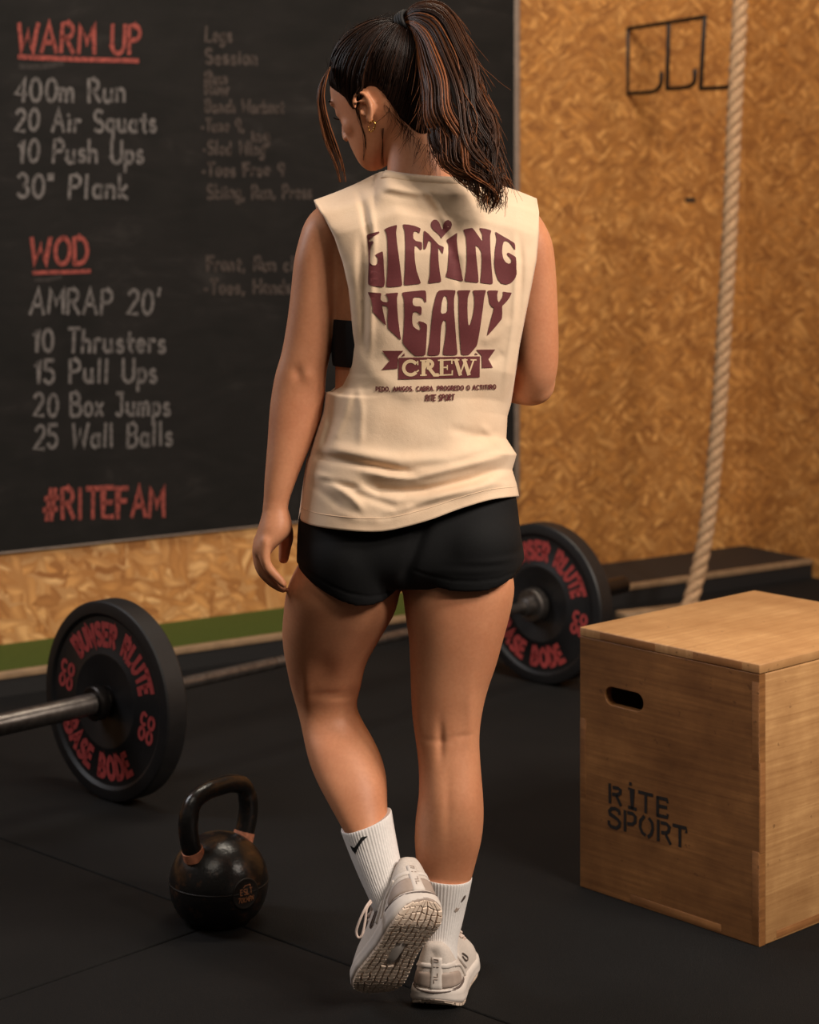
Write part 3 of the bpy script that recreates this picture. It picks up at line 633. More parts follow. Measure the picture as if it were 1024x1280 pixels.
fj(BB+dD*(BL*.25)-dA*(pr/2)+UP*(TH/2+.002), BL*.16, pr, TH/2-.002)
fj(BB+dA*(W1*.45)-dD*(pr/2)+UP*(TH/2+.002), pr, W1*.25, TH/2-.002)
# stencil: thick strokes with the breaks a stencil leaves
mb = MB(); pn = -dD
def on_face(x, y): return on_plane(x, y, BB-dD*.0008, pn)
def sten(polys, half):
    for pl in polys: 
        A = on_face(*pl[0]); q = [(float(np.dot(on_face(*p)-A, -dA)), float(on_face(*p)[2]-A[2])) for p in pl]
        ribbon(mb, q, half, lambda a, b: A-dA*a+UP*b)
def zf(pts): return [(740+x/7.314, 960+y/7.314) for x, y in pts]
L = [[(163, 150), (163, 200)], [(163, 222), (165, 315)], [(195, 178), (240, 185), (262, 205), (258, 232), (235, 245), (190, 240)], [(225, 258), (262, 340)],
     [(352, 138), (352, 152)], [(338, 190), (368, 196), (368, 368)], [(338, 358), (402, 378)], [(430, 218), (552, 250)], [(492, 250), (492, 405)],
     [(600, 270), (600, 435)], [(600, 270), (690, 290), (690, 312)], [(618, 348), (680, 362)], [(600, 432), (690, 452), (690, 430)],
     [(252, 420), (248, 395), (215, 372), (178, 370), (158, 395), (165, 420), (235, 470), (255, 500), (250, 530), (225, 550), (190, 540)], [(175, 535), (155, 510), (155, 488)],
     [(302, 395), (302, 572)], [(330, 408), (375, 420), (396, 445), (394, 495), (370, 515), (330, 510)],
     [(475, 445), (445, 480), (440, 540), (460, 590), (485, 612)], [(525, 465), (550, 500), (556, 560), (540, 610), (515, 628)],
     [(606, 480), (606, 660)], [(635, 500), (680, 510), (708, 540), (700, 580), (680, 595), (640, 590)], [(680, 620), (716, 692)],
     [(745, 522), (862, 552), (862, 585)], [(804, 555), (804, 715)]]
sten([zf(q) for q in L], .0034)
mb.build('stencil_lettering', M['stencil'], fp, smooth=False, normals=False)

# ------------------------------------------------------------------ the woman
woman = thing('person', 'woman in cream sleeveless shirt and black shorts, back turned, looking down to the left', 'person', (.0, 3.42, 0))
def rows_loft(mb, rows, k=4, n=2.2, K=40):           # rows: x0, x1, y, Y, back depth, front depth
    mb.loft([ring_h(r[0], r[1], r[2], r[3], r[4], r[5], n, K) for r in cr(rows, k)])

body = MB()
torso = [(494, 559, 216, 3.435, .04, .045), (475, 580, 230, 3.43, .046, .05), (440, 622, 246, 3.425, .062, .055), (408, 652, 262, 3.42, .086, .075), (410, 658, 300, 3.42, .098, .09),
         (416, 654, 340, 3.42, .103, .105), (417, 644, 400, 3.42, .102, .12), (419, 634, 460, 3.42, .092, .10), (416, 628, 520, 3.425, .084, .09), (406, 632, 570, 3.425, .088, .09),
         (392, 640, 610, 3.425, .096, .09), (382, 643, 650, 3.425, .105, .09), (380, 645, 690, 3.425, .105, .09), (405, 625, 722, 3.425, .085, .08)]
rows_loft(body, torso)
# legs
rleg = [(516, 632, 690, 3.425, .085, .085), (506, 642, 722, 3.425, .096, .092), (503.6, 643, 740, 3.425, .097, .093), (506.5, 637.5, 768, 3.425, .094, .09), (511, 629, 799, 3.425, .088, .084), (512.5, 620.5, 830, 3.425, .080, .078),
        (513.5, 610, 861, 3.423, .071, .072), (515, 603, 891, 3.42, .062, .068), (519, 599.5, 922, 3.415, .056, .066), (523, 601, 955, 3.41, .058, .062), (523.5, 604, 992, 3.405, .064, .054), (519.5, 605, 1022, 3.405, .064, .050),
        (518, 602, 1050, 3.407, .058, .047), (520, 596, 1074, 3.41, .051, .044), (524, 589, 1100, 3.41, .043, .041), (530, 578, 1130, 3.41, .035, .036), (533, 572, 1160, 3.407, .030, .033), (534, 568, 1190, 3.405, .030, .035), (536, 566, 1212, 3.405, .025, .03)]
rows_loft(body, rleg)
lleg = [(382, 498, 690, 3.425, .085, .085), (366, 500, 718, 3.43, .095, .092), (357.5, 500, 741, 3.435, .096, .095), (354.5, 494, 765, 3.45, .094, .094), (352.6, 481, 788, 3.465, .088, .09), (354.5, 467, 812, 3.48, .080, .086), (358, 457, 832, 3.492, .073, .082),
        (364, 450, 860, 3.508, .064, .074), (371, 446, 884, 3.515, .058, .068), (376, 455, 905, 3.505, .060, .066), (380, 467, 925, 3.487, .065, .062), (386, 478.5, 950, 3.467, .067, .056), (396, 484, 975, 3.445, .063, .052), (409, 484.5, 1000, 3.425, .056, .048),
        (428, 486, 1035, 3.397, .043, .040), (442, 492, 1062, 3.385, .037, .036), (453, 498, 1085, 3.374, .034, .036), (462, 504, 1108, 3.364, .034, .038), (470, 507, 1126, 3.36, .03, .036)]
rows_loft(body, lleg)
# arms
larm = [(408, 462, 252, 3.43, .028, .03), (391, 447, 264, 3.425, .042, .045), (380, 436, 280, 3.42, .052, .05), (373, 429, 302, 3.418, .054, .052), (367.5, 425, 326, 3.417, .053, .052), (363.8, 424, 361, 3.417, .05, .05), (359, 421, 400, 3.417, .047, .047),
        (352, 414, 440, 3.418, .044, .044), (344.5, 408.5, 465, 3.42, .043, .042), (340, 407, 488, 3.42, .042, .042), (336.8, 404, 512, 3.418, .043, .042), (335.3, 398, 535, 3.414, .042, .041), (333.6, 388, 560, 3.408, .039, .039), (331.5, 377, 585, 3.402, .034, .034),
        (329.6, 367.5, 610, 3.396, .028, .028), (328.8, 361, 630, 3.392, .024, .024), (328, 359.5, 641, 3.39, .024, .025)]
rows_loft(body, larm)
palm = [(329, 360, 636, 3.39, .023, .024), (326.5, 363, 646, 3.39, .028, .034), (323.5, 365, 656, 3.391, .034, .040), (320.5, 363, 666, 3.392, .037, .042), (317.5, 355, 675, 3.392, .038, .038), (315.5, 346, 683, 3.393, .038, .037), (316, 341, 689, 3.394, .036, .034), (319, 338, 693, 3.394, .03, .028)]
rows_loft(body, palm, 3, 2.3, 28)
def finger(mb, pts, rad): 
    q = cr([list(p)+[r] for p, r in zip(pts, rad)], 4); mb.tube(q[:, :3], list(q[:, 3]), 12)
fing = MB()
for base, Yf, r in ((((333, 676), (331, 694), (334, 707), (342, 717), (350, 725), (355, 731)), 3.360, .0086), (((326, 674), (324.5, 692), (327, 710), (337, 722), (347, 730), (355, 735)), 3.379, .0090),
                    (((324, 674), (322.5, 692), (326, 711), (336, 724), (346, 732), (354, 737)), 3.4005, .0090), (((326, 674), (324, 690), (326, 708), (335, 719), (345, 727), (352, 732)), 3.421, .0080)):
    finger(fing, [P(x, y, Yf) for x, y in base], [r*1.12, r*1.15, r*1.08, r, r*.92, r*.78])
finger(fing, [P(347, 646, 3.415), P(354, 660, 3.43), P(357.5, 672, 3.44), P(356, 686, 3.443), P(354.5, 699, 3.442)], [.015, .0165, .0138, .0112, .0098])
rarm = [(596, 648, 252, 3.43, .028, .03), (613, 669, 264, 3.425, .042, .045), (626, 681, 280, 3.42, .052, .05), (632, 690.5, 302, 3.418, .054, .052), (634, 694, 326, 3.417, .053, .052), (636, 696.5, 361, 3.417, .05, .05), (638, 698, 400, 3.418, .048, .048),
        (640, 698.7, 431, 3.42, .046, .046), (642, 698, 455, 3.424, .045, .045), (646, 694.5, 474, 3.43, .043, .043), (652, 686, 490, 3.437, .036, .036), (658, 678, 497, 3.44, .025, .025)]
rows_loft(body, rarm)
E1 = P(667, 479, 3.437); W1_ = np.array([.105, 3.675, 1.045]); q = cr([list(E1)+[.040], list(E1*.72+W1_*.28)+[.041], list(E1*.4+W1_*.6)+[.034], list(E1*.12+W1_*.88)+[.026], list(W1_)+[.024]], 5)
body.tube(q[:, :3], list(q[:, 3]), 24)
# right hand, loosely closed in front of the belly
hd = (W1_-E1); hd /= np.linalg.norm(hd); hd2 = np.array([-.55, .80, .10]); hd2 /= np.linalg.norm(hd2); hx = np.cross(hd2, UP); hx /= np.linalg.norm(hx); hz = np.cross(hx, hd2)
def hp_(l, s, d): return W1_+hd2*l+hz*s+hx*d
rings = []
for l, wv, th in ((-.01, .024, .022), (.02, .030, .020), (.045, .037, .017), (.07, .040, .015), (.085, .039, .013), (.095, .034, .009)):
    rings.append([hp_(l, wv*sp(math.cos(t*math.pi/14), .9), th*sp(math.sin(t*math.pi/14), .9)) for t in range(28)])
body.loft(rings)
for s_, ln, r in ((.030, .070, .0080), (.0105, .078, .0084), (-.0095, .073, .0082), (-.029, .058, .0074)):
    finger(fing, [hp_(.075, s_, 0), hp_(.095, s_, 0), hp_(.095+ln*.42, s_*.95, -.010), hp_(.095+ln*.68, s_*.92, -.030), hp_(.095+ln*.70, s_*.9, -.052)], [r*1.1, r*1.12, r*1.02, r*.95, r*.8])
finger(fing, [hp_(.015, .022, -.006), hp_(.045, .048, -.016), hp_(.072, .056, -.026), hp_(.098, .052, -.034)], [.013, .0125, .0100, .0082])
# neck and head
HO = P(481, 118, 3.47)
yaw, pit = math.radians(57), math.radians(23)        # turned to her left and bowed
hf = np.array([-math.sin(yaw)*math.cos(pit), math.cos(yaw)*math.cos(pit), -math.sin(pit)]); hl = np.array([-math.cos(yaw), -math.sin(yaw), 0.]); hu = np.cross(hf, hl)
roll = math.radians(-4); hl, hu = hl*math.cos(roll)+hu*math.sin(roll), hu*math.cos(roll)-hl*math.sin(roll)
def H(f, l, u): return HO+hf*f+hl*l+hu*u
neck = cr([list(P(528, 236, 3.44))+[.064], list(P(525, 215, 3.445))+[.057], list(P(522, 190, 3.452))+[.054], list(P(515, 160, 3.462))+[.055], list(H(-.02, 0, -.02))+[.056]], 4)
body.tube(neck[:, :3], list(neck[:, 3]), 28)
head = MB()
HR = [(-.112, .066, .010, .012, 2.2), (-.107, .062, .022, .024, 2.2), (-.096, .053, .038, .036, 2.2), (-.080, .040, .053, .047, 2.2), (-.060, .024, .070, .056, 2.2), (-.035, .008, .085, .064, 2.2), (-.010, .0, .092, .0695, 2.25), (.015, -.003, .095, .0725, 2.3),
      (.040, -.006, .095, .072, 2.3), (.062, -.009, .088, .066, 2.2), (.080, -.011, .074, .055, 2.1), (.094, -.012, .054, .040, 2.), (.103, -.012, .030, .022, 2.), (.106, -.012, .008, .006, 2.)]
head.loft([[H(r[1]+r[2]*sp(math.cos(t*math.pi/24), 2/r[4]), r[3]*sp(math.sin(t*math.pi/24), 2/r[4]), r[0]) for t in range(48)] for r in cr(HR, 3)])
Hv, Hf_ = list(head.V), list(head.F)
HBVH = BVHTree.FromPolygons([Vector(v) for v in Hv], Hf_)
feat = MB()
MH = np.stack([hf, hl, hu], 1)
feat.tube([H(.088, 0, .004), H(.097, 0, -.012), H(.103, 0, -.028), H(.105, 0, -.036)], [.005, .006, .0072, .0078], 14)      # nose
for s_ in (-1, 1):
    feat.ellipsoid(H(.097, .010*s_, -.038), (.009, .0075, .007), MH, 14, 10)
    feat.ellipsoid(H(.070, .032*s_, .0), (.016, .017, .012), MH, 16, 12)          # lowered eyelid
    feat.ellipsoid(H(.076, .030*s_, .020), (.012, .024, .008), MH, 16, 10)        # brow ridge
    feat.ellipsoid(H(.055, .036*s_, -.030), (.025, .023, .027), MH, 16, 12)       # cheek
feat.ellipsoid(H(.083, 0, -.062), (.016, .022, .0055), MH, 16, 10); feat.ellipsoid(H(.081, 0, -.0725), (.016, .019, .006), MH, 16, 10)  # lips
feat.ellipsoid(H(.076, 0, -.098), (.014, .018, .014), MH, 16, 10)                # chin
for s_ in (-1, 1):                                                            # ears
    EP = HBVH.find_nearest(Vector(H(.0035, .08*s_, -.024)))[0]; EL = float(np.dot(np.array(EP)-HO, hl))*s_
    ec = lambda f, u, o=0: H(.0020+f*.80, (EL+.0125+.16*f+o)*s_, -.023+u*.86)
    hel = [ec(.0175*math.cos(q), .006+.026*math.sin(q)) for q in np.linspace(.15, 3.6, 26)]+[ec(-.0135, -.012), ec(-.010, -.020), ec(-.005, -.027)]
    feat.tube(hel, [.0036]*(len(hel)-6)+[.004]*6, 10)
    feat.tube(cr([ec(.004, .016, -.002), ec(-.008, .010, -.002), ec(-.010, -.004, -.002), ec(-.002, -.016, -.002)], 5), .0034, 10)
    feat.ellipsoid(ec(-.001, -.025, -.001), (.0072, .0045, .0085), MH, 14, 10)
    feat.ellipsoid(ec(.010, -.006, -.003), (.0045, .004, .007), MH, 12, 10)
    feat.ellipsoid(ec(-.002, .005, -.0105), (.0150, .0045, .024), MH, 20, 14)
    feat.ellipsoid(ec(.002, .002, -.020), (.011, .012, .018), MH, 16, 12)
for src in (head, feat, fing): body.add(src.V, src.F)
body_o = body.build('body', M['skin'], None)
md = body_o.modifiers.new('r', 'REMESH'); md.mode = 'VOXEL'; md.voxel_size = .0027; md.adaptivity = 0; md.use_smooth_shade = True
apply_mods(body_o)
def smooth_mesh(o, wfun, it=10, lam=.5):
    me = o.data; n = len(me.vertices); co = np.empty(n*3); me.vertices.foreach_get('co', co); co = co.reshape(-1, 3)
    ed = np.empty(len(me.edges)*2, int); me.edges.foreach_get('vertices', ed); ed = ed.reshape(-1, 2)
    deg = np.bincount(ed.ravel(), minlength=n)[:, None].clip(1); w = wfun(co)[:, None]
    for i in range(it):
        acc = np.zeros_like(co)
        for k in range(3): acc[:, k] = np.bincount(ed[:, 0], co[ed[:, 1], k], n)+np.bincount(ed[:, 1], co[ed[:, 0], k], n)
        d = acc/deg-co; co = co+d*w*lam
    me.vertices.foreach_set('co', co.ravel()); me.update()
hpc = P(340, 690, 3.39)
def bw(co):
    w = np.ones(len(co)); dh = np.linalg.norm(co-HO, axis=1); w[dh < .15] = .22; w[np.linalg.norm(co-H(.0035, .078, -.024), axis=1) < .042] = .06
    w[np.linalg.norm(co-hpc, axis=1) < .085] = .22; w[np.linalg.norm(co-hp_(.08, 0, 0), axis=1) < .13] = .22; return w
smooth_mesh(body_o, bw, 40)
body_o.data.materials.clear(); body_o.data.materials.append(M['skin']); adopt(body_o, woman)
# fine modelling of the back of the knees, spine hollow and shoulder blades
def sculpt(o, marks):
    me = o.data; n = len(me.vertices); co = np.empty(n*3); me.vertices.foreach_get('co', co); co = co.reshape(-1, 3); nm = np.empty(n*3); me.vertices.foreach_get('normal', nm); nm = nm.reshape(-1, 3)
    d = np.zeros(n)
    for c, rad, amp in marks:
        c = np.array(c); q = (co-c)/np.array(rad); d += amp*np.exp(-(q**2).sum(1))
    co = co+nm*d[:, None]; me.vertices.foreach_set('co', co.ravel()); me.update()
sculpt(body_o, [(P(551, 928, 3.355), (.007, .03, .03), -.005), (P(588, 905, 3.36), (.010, .03, .055), .004), (P(523, 905, 3.37), (.010, .03, .05), .003), (P(550, 928, 3.355), (.028, .03, .006), -.0014), (P(580, 922, 3.355), (.024, .03, .005), -.0014),
                (P(418, 868, 3.45), (.034, .04, .009), -.0022), (P(428, 874, 3.45), (.024, .04, .005), -.0012), (P(405, 838, 3.42), (.022, .05, .035), -.004), (P(384, 860, 3.45), (.010, .05, .04), .003), (P(446, 860, 3.46), (.010, .05, .035), .003), (P(372, 466, 3.378), (.010, .02, .012), -.0035), (P(384, 470, 3.376), (.010, .02, .012), .003),
                (P(590, 1000, 3.34), (.020, .03, .07), .003), (P(545, 985, 3.34), (.02, .03, .06), .002), (P(560, 1000, 3.335), (.008, .03, .06), -.002)])

# ------------------------------------------------------------------ shorts
sh = MB()
rows_loft(sh, [(396, 638, 590, 3.425, .095, .095), (382, 645, 615, 3.425, .106, .10), (374, 648.5, 640, 3.425, .117, .10), (371.5, 651, 665, 3.425, .122, .10), (371, 653, 690, 3.425, .120, .10), (376, 652, 708, 3.425, .108, .10), (400, 636, 726, 3.425, .085, .09)], 4, 2.4)
sh.ellipsoid(P(441, 694, 3.394), (.086, .090, .082), None, 28, 20); sh.ellipsoid(P(588, 676, 3.390), (.088, .092, .082), None, 28, 20)
hemL = np.array([(362, 716), (371, 719), (390, 733), (417, 748), (437, 756), (460, 760), (476, 758), (487, 753), (497, 747), (505, 738)]); hemR = np.array([(500, 727), (517, 726.5), (534, 733), (566, 740), (597, 741), (624, 737.5), (646, 729), (657, 714), (662, 712)])
def leg_tube(mb, rows, hem, yb):
    ys = cr(rows, 4); top = ys[0][2]; end = ys[-1][2]; rings = []
    for r in ys:
        f = (r[2]-top)/(end-top); ring = []
        for p in ring_h(r[0], r[1], r[2], r[3], r[4], r[5], 2.2, 44):
            xp = 512+p[0]*F/p[1]; hy = np.interp(xp, hem[:, 0], hem[:, 1]); fr = max(0, min(1, (p[1]-(r[3]-r[4]))/(r[4]+r[5])))
            ref = np.interp(xp, [hem[0, 0], hem[-1, 0]], [hem[0, 1], hem[-1, 1]]); hy2 = hy*(1-fr)+ref*fr
            zz = HC-((r[2]+f*(hy2-end))-YH)*(yb+.0)/F
            ring.append(np.array([p[0], p[1], zz*f+p[2]*(1-f)]))
        rings.append(ring)
    mb.loft(rings)
leg_tube(sh, [(376, 514, 668, 3.425, .116, .098), (371.5, 518, 690, 3.427, .121, .10), (370.5, 511, 712, 3.43, .121, .10), (370, 506.5, 728, 3.433, .117, .10), (369.5, 505, 745, 3.436, .112, .101)], hemL, 3.335)
leg_tube(sh, [(520, 650, 660, 3.425, .116, .098), (512, 653.5, 685, 3.425, .121, .10), (506, 655.5, 705, 3.425, .121, .10), (504, 656.5, 720, 3.425, .117, .10), (503, 657, 735, 3.425, .113, .101)], hemR, 3.325)
sh_o = sh.build('shorts', M['shorts'], None)
md = sh_o.modifiers.new('r', 'REMESH'); md.mode = 'VOXEL'; md.voxel_size = .0034; apply_mods(sh_o)
smooth_mesh(sh_o, lambda co: np.interp(co[:, 2], [HC-(735-YH)*3.33/F, HC-(705-YH)*3.33/F], [.12, 1.0]), 60)
sculpt(sh_o, [(P(536-i*1.6, 640+i*4.6, 3.31-.012*(i > 4)), (.010, .05, .014), -.0022) for i in range(0, 20)]+[(P(600, 715, 3.30), (.06, .04, .006), .0015), (P(640, 690, 3.36), (.03, .04, .008), -.002), (P(620, 700, 3.32), (.05, .04, .005), .0018), (P(450, 690, 3.30), (.05, .05, .05), .003), (P(590, 672, 3.30), (.055, .05, .05), .004)])
def groove(o, hem, up, w, amp):                      # the stitched line above each hem
    me = o.data; n = len(me.vertices); co = np.empty(n*3); me.vertices.foreach_get('co', co); co = co.reshape(-1, 3); nm = np.empty(n*3); me.vertices.foreach_get('normal', nm); nm = nm.reshape(-1, 3)
    xp = 512+co[:, 0]*F/co[:, 1]; yp = YH+(HC-co[:, 2])*F/co[:, 1]; hy = np.interp(xp, hem[:, 0], hem[:, 1])
    d = amp*np.exp(-((yp-(hy-up))/w)**2)*((xp > hem[1, 0]) & (xp < hem[-2, 0])); co = co+nm*d[:, None]; me.vertices.foreach_set('co', co.ravel()); me.update()
groove(sh_o, hemL, 14, 1.8, -.0012); groove(sh_o, hemR, 14, 1.8, -.0012)
sh_o.data.materials.clear(); sh_o.data.materials.append(M['shorts']); adopt(sh_o, woman)

# ------------------------------------------------------------------ sports bra
br = MB(); rows_loft(br, [(414, 647, 398, 3.42, .1045, .128), (413.5, 646, 408, 3.42, .106, .132), (414, 643, 430, 3.42, .103, .128), (415, 640, 450, 3.42, .099, .116), (416, 637, 456, 3.42, .096, .108)], 4)
br.build('sports_bra', M['bra'], woman)

# ------------------------------------------------------------------ sleeveless shirt: back and front panel with deep armholes
LS = np.array([(373, 649), (375.5, 630), (379, 603), (383, 577), (394, 542), (403.5, 515), (407, 490)]); LA = np.array([(407, 490), (416, 489), (427, 482), (435.6, 466), (440, 431), (439, 396), (435.6, 361), (428.6, 329), (418, 297), (406, 273), (392.5, 250)])
RS = np.array([(649, 620), (646, 605), (640.5, 587), (646, 568), (633, 548), (634.5, 520), (639, 505)]); RA = np.array([(639, 505), (645, 466), (650, 431), (657, 396), (664, 361), (671, 325), (674, 290), (674, 265), (671, 248)])
BOT = cr([(373, 649), (388, 656), (417, 661.5), (464, 665), (495, 661.5), (534, 651), (573, 637), (612, 625), (649, 620)], 6)
TOP = cr([(392.5, 250), (420, 240), (448, 228), (468, 218), (480, 214), (497, 216.5), (519, 219.5), (546, 221.5), (568, 222.5), (583, 222.5), (605, 227), (640, 236), (671, 248)], 6)
RSPLIT = .36; NR, NT = 170, 130
def edge(S, A, r): return along(S, r/RSPLIT) if r <= RSPLIT else along(A, (r-RSPLIT)/(1-RSPLIT))
def fold(x, y):
    d = 0
    for pts, w, amp in FOLDS:
        best = 1e9; s = 0; tot = len(pts)-1
        for i in range(tot):
            ax, ay = pts[i]; bx_, by_ = pts[i+1]; dx, dy = bx_-ax, by_-ay; t = ((x-ax)*dx+(y-ay)*dy)/(dx*dx+dy*dy); t = max(0, min(1, t))
            q = (x-ax-t*dx)**2+(y-ay-t*dy)**2
            if q < best: best = q; s = (i+t)/tot
        d += amp*math.exp(-best/(w*w))*min(1, 5*s+.15, 5*(1-s)+.15)
    return d
FOLDS = [([(450, 588), (485, 595), (519, 596), (573, 584), (646, 566)], 6, .010), ([(452, 602), (476, 613), (505, 615), (534, 613), (590, 600), (642, 580)], 6, -.011), ([(488, 646), (519, 628), (560, 618), (600, 608), (645, 594)], 7, .008),
         ([(430, 612), (460, 622), (495, 634), (540, 622)], 5, -.005), ([(382, 566), (405, 571), (440, 577), (500, 590), (527, 594)], 5, -.009), ([(392, 557), (440, 566), (500, 576), (560, 574), (630, 552)], 8, .007), ([(384, 588), (410, 600), (440, 622), (456, 640)], 5, .005),
         ([(380, 600), (400, 612), (430, 636)], 5, -.004), ([(398, 598), (425, 606), (450, 611)], 4, -.006), ([(405, 500), (403, 530), (392, 565)], 5, .006), ([(412, 494), (412, 530), (402, 566)], 5, -.006), ([(440, 480), (430, 520), (415, 556)], 6, .004),
         ([(446, 235), (455, 262), (461, 292), (463, 330)], 5, -.006), ([(462, 250), (466, 290), (464, 380), (462, 450)], 5, .004), ([(452, 290), (451, 330), (453, 380), (455, 440)], 6, -.005), ([(446, 480), (452, 510), (450, 560)], 5, .003),
         ([(520, 232), (540, 262), (556, 290), (572, 330), (575, 360)], 5, -.0035), ([(532, 232), (550, 262), (565, 292)], 4, .003), ([(470, 238), (500, 246), (530, 250)], 4, -.003), ([(478, 232), (510, 238), (545, 240)], 4, .002),
         ([(643, 290), (646, 340), (643, 400), (636, 450), (630, 500)], 4, .003), ([(650, 300), (652, 340), (649, 400), (640, 455)], 4, -.004), ([(640, 400), (622, 420), (600, 428)], 6, .002), ([(630, 440), (612, 455)], 6, -.002), ([(560, 535), (600, 545), (640, 540)], 6, -.003),
         ([(436, 430), (470, 470), (520, 500)], 9, .002), ([(600, 530), (625, 555), (640, 575)], 5, .004), ([(618, 600), (640, 600), (648, 606)], 4, -.003), ([(470, 650), (520, 636), (580, 618)], 4, -.003), ([(420, 640), (450, 650), (480, 650)], 5, .002)]
def shirt_point(r, t, side):
    L = edge(LS, LA, r); R = edge(RS, RA, r)
    if side > 0 and r > RSPLIT:                       # the front armholes are cut the same way, a little shallower
        k = (r-RSPLIT)/(1-RSPLIT); L = L-np.array([26, 0])*math.sin(math.pi*k)*.9; R = R+np.array([-6, 0])*math.sin(math.pi*k)
    B = along(BOT, t); Tp = along(TOP, t)
    S = (1-t)*L+t*R+(1-r)*B+r*Tp-((1-r)*((1-t)*BOT[0]+t*BOT[-1])+r*((1-t)*TOP[0]+t*TOP[-1]))
    x, y = S; c = abs(2*t-1); prof = (1-c**2.8)**(1/2.0)
    rr = np.array([0, .10, .22, .36, .50, .64, .78, .88, .95, 1.0])
    nk = max(0, 1-(abs(x-532)/64)**6)                 # neck opening
    if side < 0:
        dc = np.interp(r, rr, [.142, .134, .120, .112, .114, .122, .122, .108, .070, 0.]); Yc = 3.425-dc; Ye = np.interp(r, [0, RSPLIT, .45, .6, .75, .9, .96, 1], [3.425, 3.42, 3.375, 3.352, 3.343, 3.345, 3.360, 3.405])
        if r > .9: Yc = Yc-(.058*nk)*((r-.9)/.1)**1.2; Ye = Ye
        Y = Ye+(Yc-Ye)*prof if r < .9 else (Ye+(Yc-Ye)*(prof*(1-((r-.9)/.1))+max(prof, nk)*((r-.9)/.1)))
        Y -= fold(x, y)*min(1, 6*(1-c)+.25)
    else:
        dc = np.interp(r, rr, [.118, .118, .112, .108, .125, .150, .140, .108, .070, 0.]); Yc = 3.425+dc; Ye = np.interp(r, [0, RSPLIT, .45, .7, .9, 1], [3.425, 3.42, 3.45, 3.46, 3.445, 3.42])
        drop = 0
        if r > .8: k = (r-.8)/.2; drop = 46*nk*k; Yc = Yc+.065*nk*k**2
        Y = Ye+(Yc-Ye)*(prof if r < .9 else prof*(1-((r-.9)/.1))+max(prof, nk)*((r-.9)/.1)); y = y+drop
    return P(x, y, Y), (x, y)
rs = np.linspace(0, 1, NR); ts = np.linspace(0, 1, NT)
back = np.array([[shirt_point(r, t, -1)[0] for t in ts] for r in rs])
# light local smoothing noise: cloth is never flat
for i, r in enumerate(rs):
    for j, t in enumerate(ts):
        p = back[i, j]; back[i, j, 1] += .0012*math.sin(p[0]*61+p[2]*37)*math.sin(p[2]*53-p[0]*29)*min(1, 5*t, 5*(1-t))
fr_r = rs[::2] if NR % 2 else np.r_[rs[::2], rs[-1]]
front = np.array([[shirt_point(r, t, 1)[0] for t in ts] for r in rs])
front[:, 0] = np.where((rs <= RSPLIT)[:, None], back[:, 0], front[:, 0]); front[:, -1] = np.where((rs <= RSPLIT)[:, None], back[:, -1], front[:, -1])
shd = np.abs(ts-.5) > .0
xt = np.array([along(TOP, t)[0] for t in ts]); onsh = (xt <= 479) | (xt >= 584); front[-1, onsh] = back[-1, onsh]
front[0, 0] = back[0, 0]; front[0, -1] = back[0, -1]
mb = MB(); 
def grid(mb, A, flip=False):
    n, m = A.shape[:2]; V = A.reshape(-1, 3); Fc = []
    for i in range(n-1):
        for j in range(m-1):
            q = (i*m+j, i*m+j+1, (i+1)*m+j+1, (i+1)*m+j); Fc.append(q if not flip else q[::-1])
    mb.add(V, Fc)
grid(mb, back); grid(mb, front, True)
shirt = mesh_obj('shirt', mb.V, mb.F, M['shirt'])
bm = bmesh.new(); bm.from_mesh(shirt.data); bmesh.ops.remove_doubles(bm, verts=bm.verts, dist=.0004); bm.to_mesh(shirt.data)
SHB = BVHTree.FromPolygons([Vector(v) for v in back.reshape(-1, 3)], [f for f in mb.F if max(f) < NR*NT]); bm.free()
sm = shirt.modifiers.new('s', 'SOLIDIFY'); sm.thickness = .0028; sm.offset = -1; apply_mods(shirt); adopt(shirt, woman)
# collar band, hem and armhole bindings
def tape_along(name, pts, inward, w, lift, mat=M['shirt']):
    mb = MB(); pts = np.array(pts); n = len(pts); rings = []
    for i in range(n):
        d = pts[min(i+1, n-1)]-pts[max(i-1, 0)]; d /= np.linalg.norm(d)+1e-9; iw = np.array(inward[i]); iw = iw-d*np.dot(iw, d); iw /= np.linalg.norm(iw)+1e-9; nn = np.cross(d, iw)
        if nn[1] > 0: nn = -nn
        c = pts[i]; rings.append([c-iw*.001+nn*lift*.2, c-iw*.0015+nn*lift, c+iw*w*.5+nn*lift*1.2, c+iw*w+nn*lift*.9, c+iw*(w+.001)-nn*.001, c+iw*w*.5-nn*.002])
    mb.loft(rings); return mb.build(name, mat, shirt)
k0 = int(np.argmax(xt > 481)); k1 = int(np.argmax(xt > 582))
tape_along('collar', back[-1, k0:k1], [back[-5, j]-back[-1, j] for j in range(k0, k1)], .015, .0016)
q = np.array([[back[i, j]+(back[i+1, j]-back[i, j])*0+np.array([0, -.0001, 0]) for j in range(1, NT-1)] for i in (6,)])[0]
mb = MB(); mb.tube(q, .0006, 6); mb.build('hem_stitch', M['shirt'], shirt)
def on_shirt(x, y, off=.0012):
    o = np.array([0, 0, HC]); d = P(x, y, 1.)-o; d = d/np.linalg.norm(d); hit = SHB.ray_cast(Vector(o), Vector(d))
    if hit[0] is None: return P(x, y, 3.30)
    nn = np.array(hit[1]); nn = nn if nn[1] < 0 else -nn
    return np.array(hit[0])+nn*off

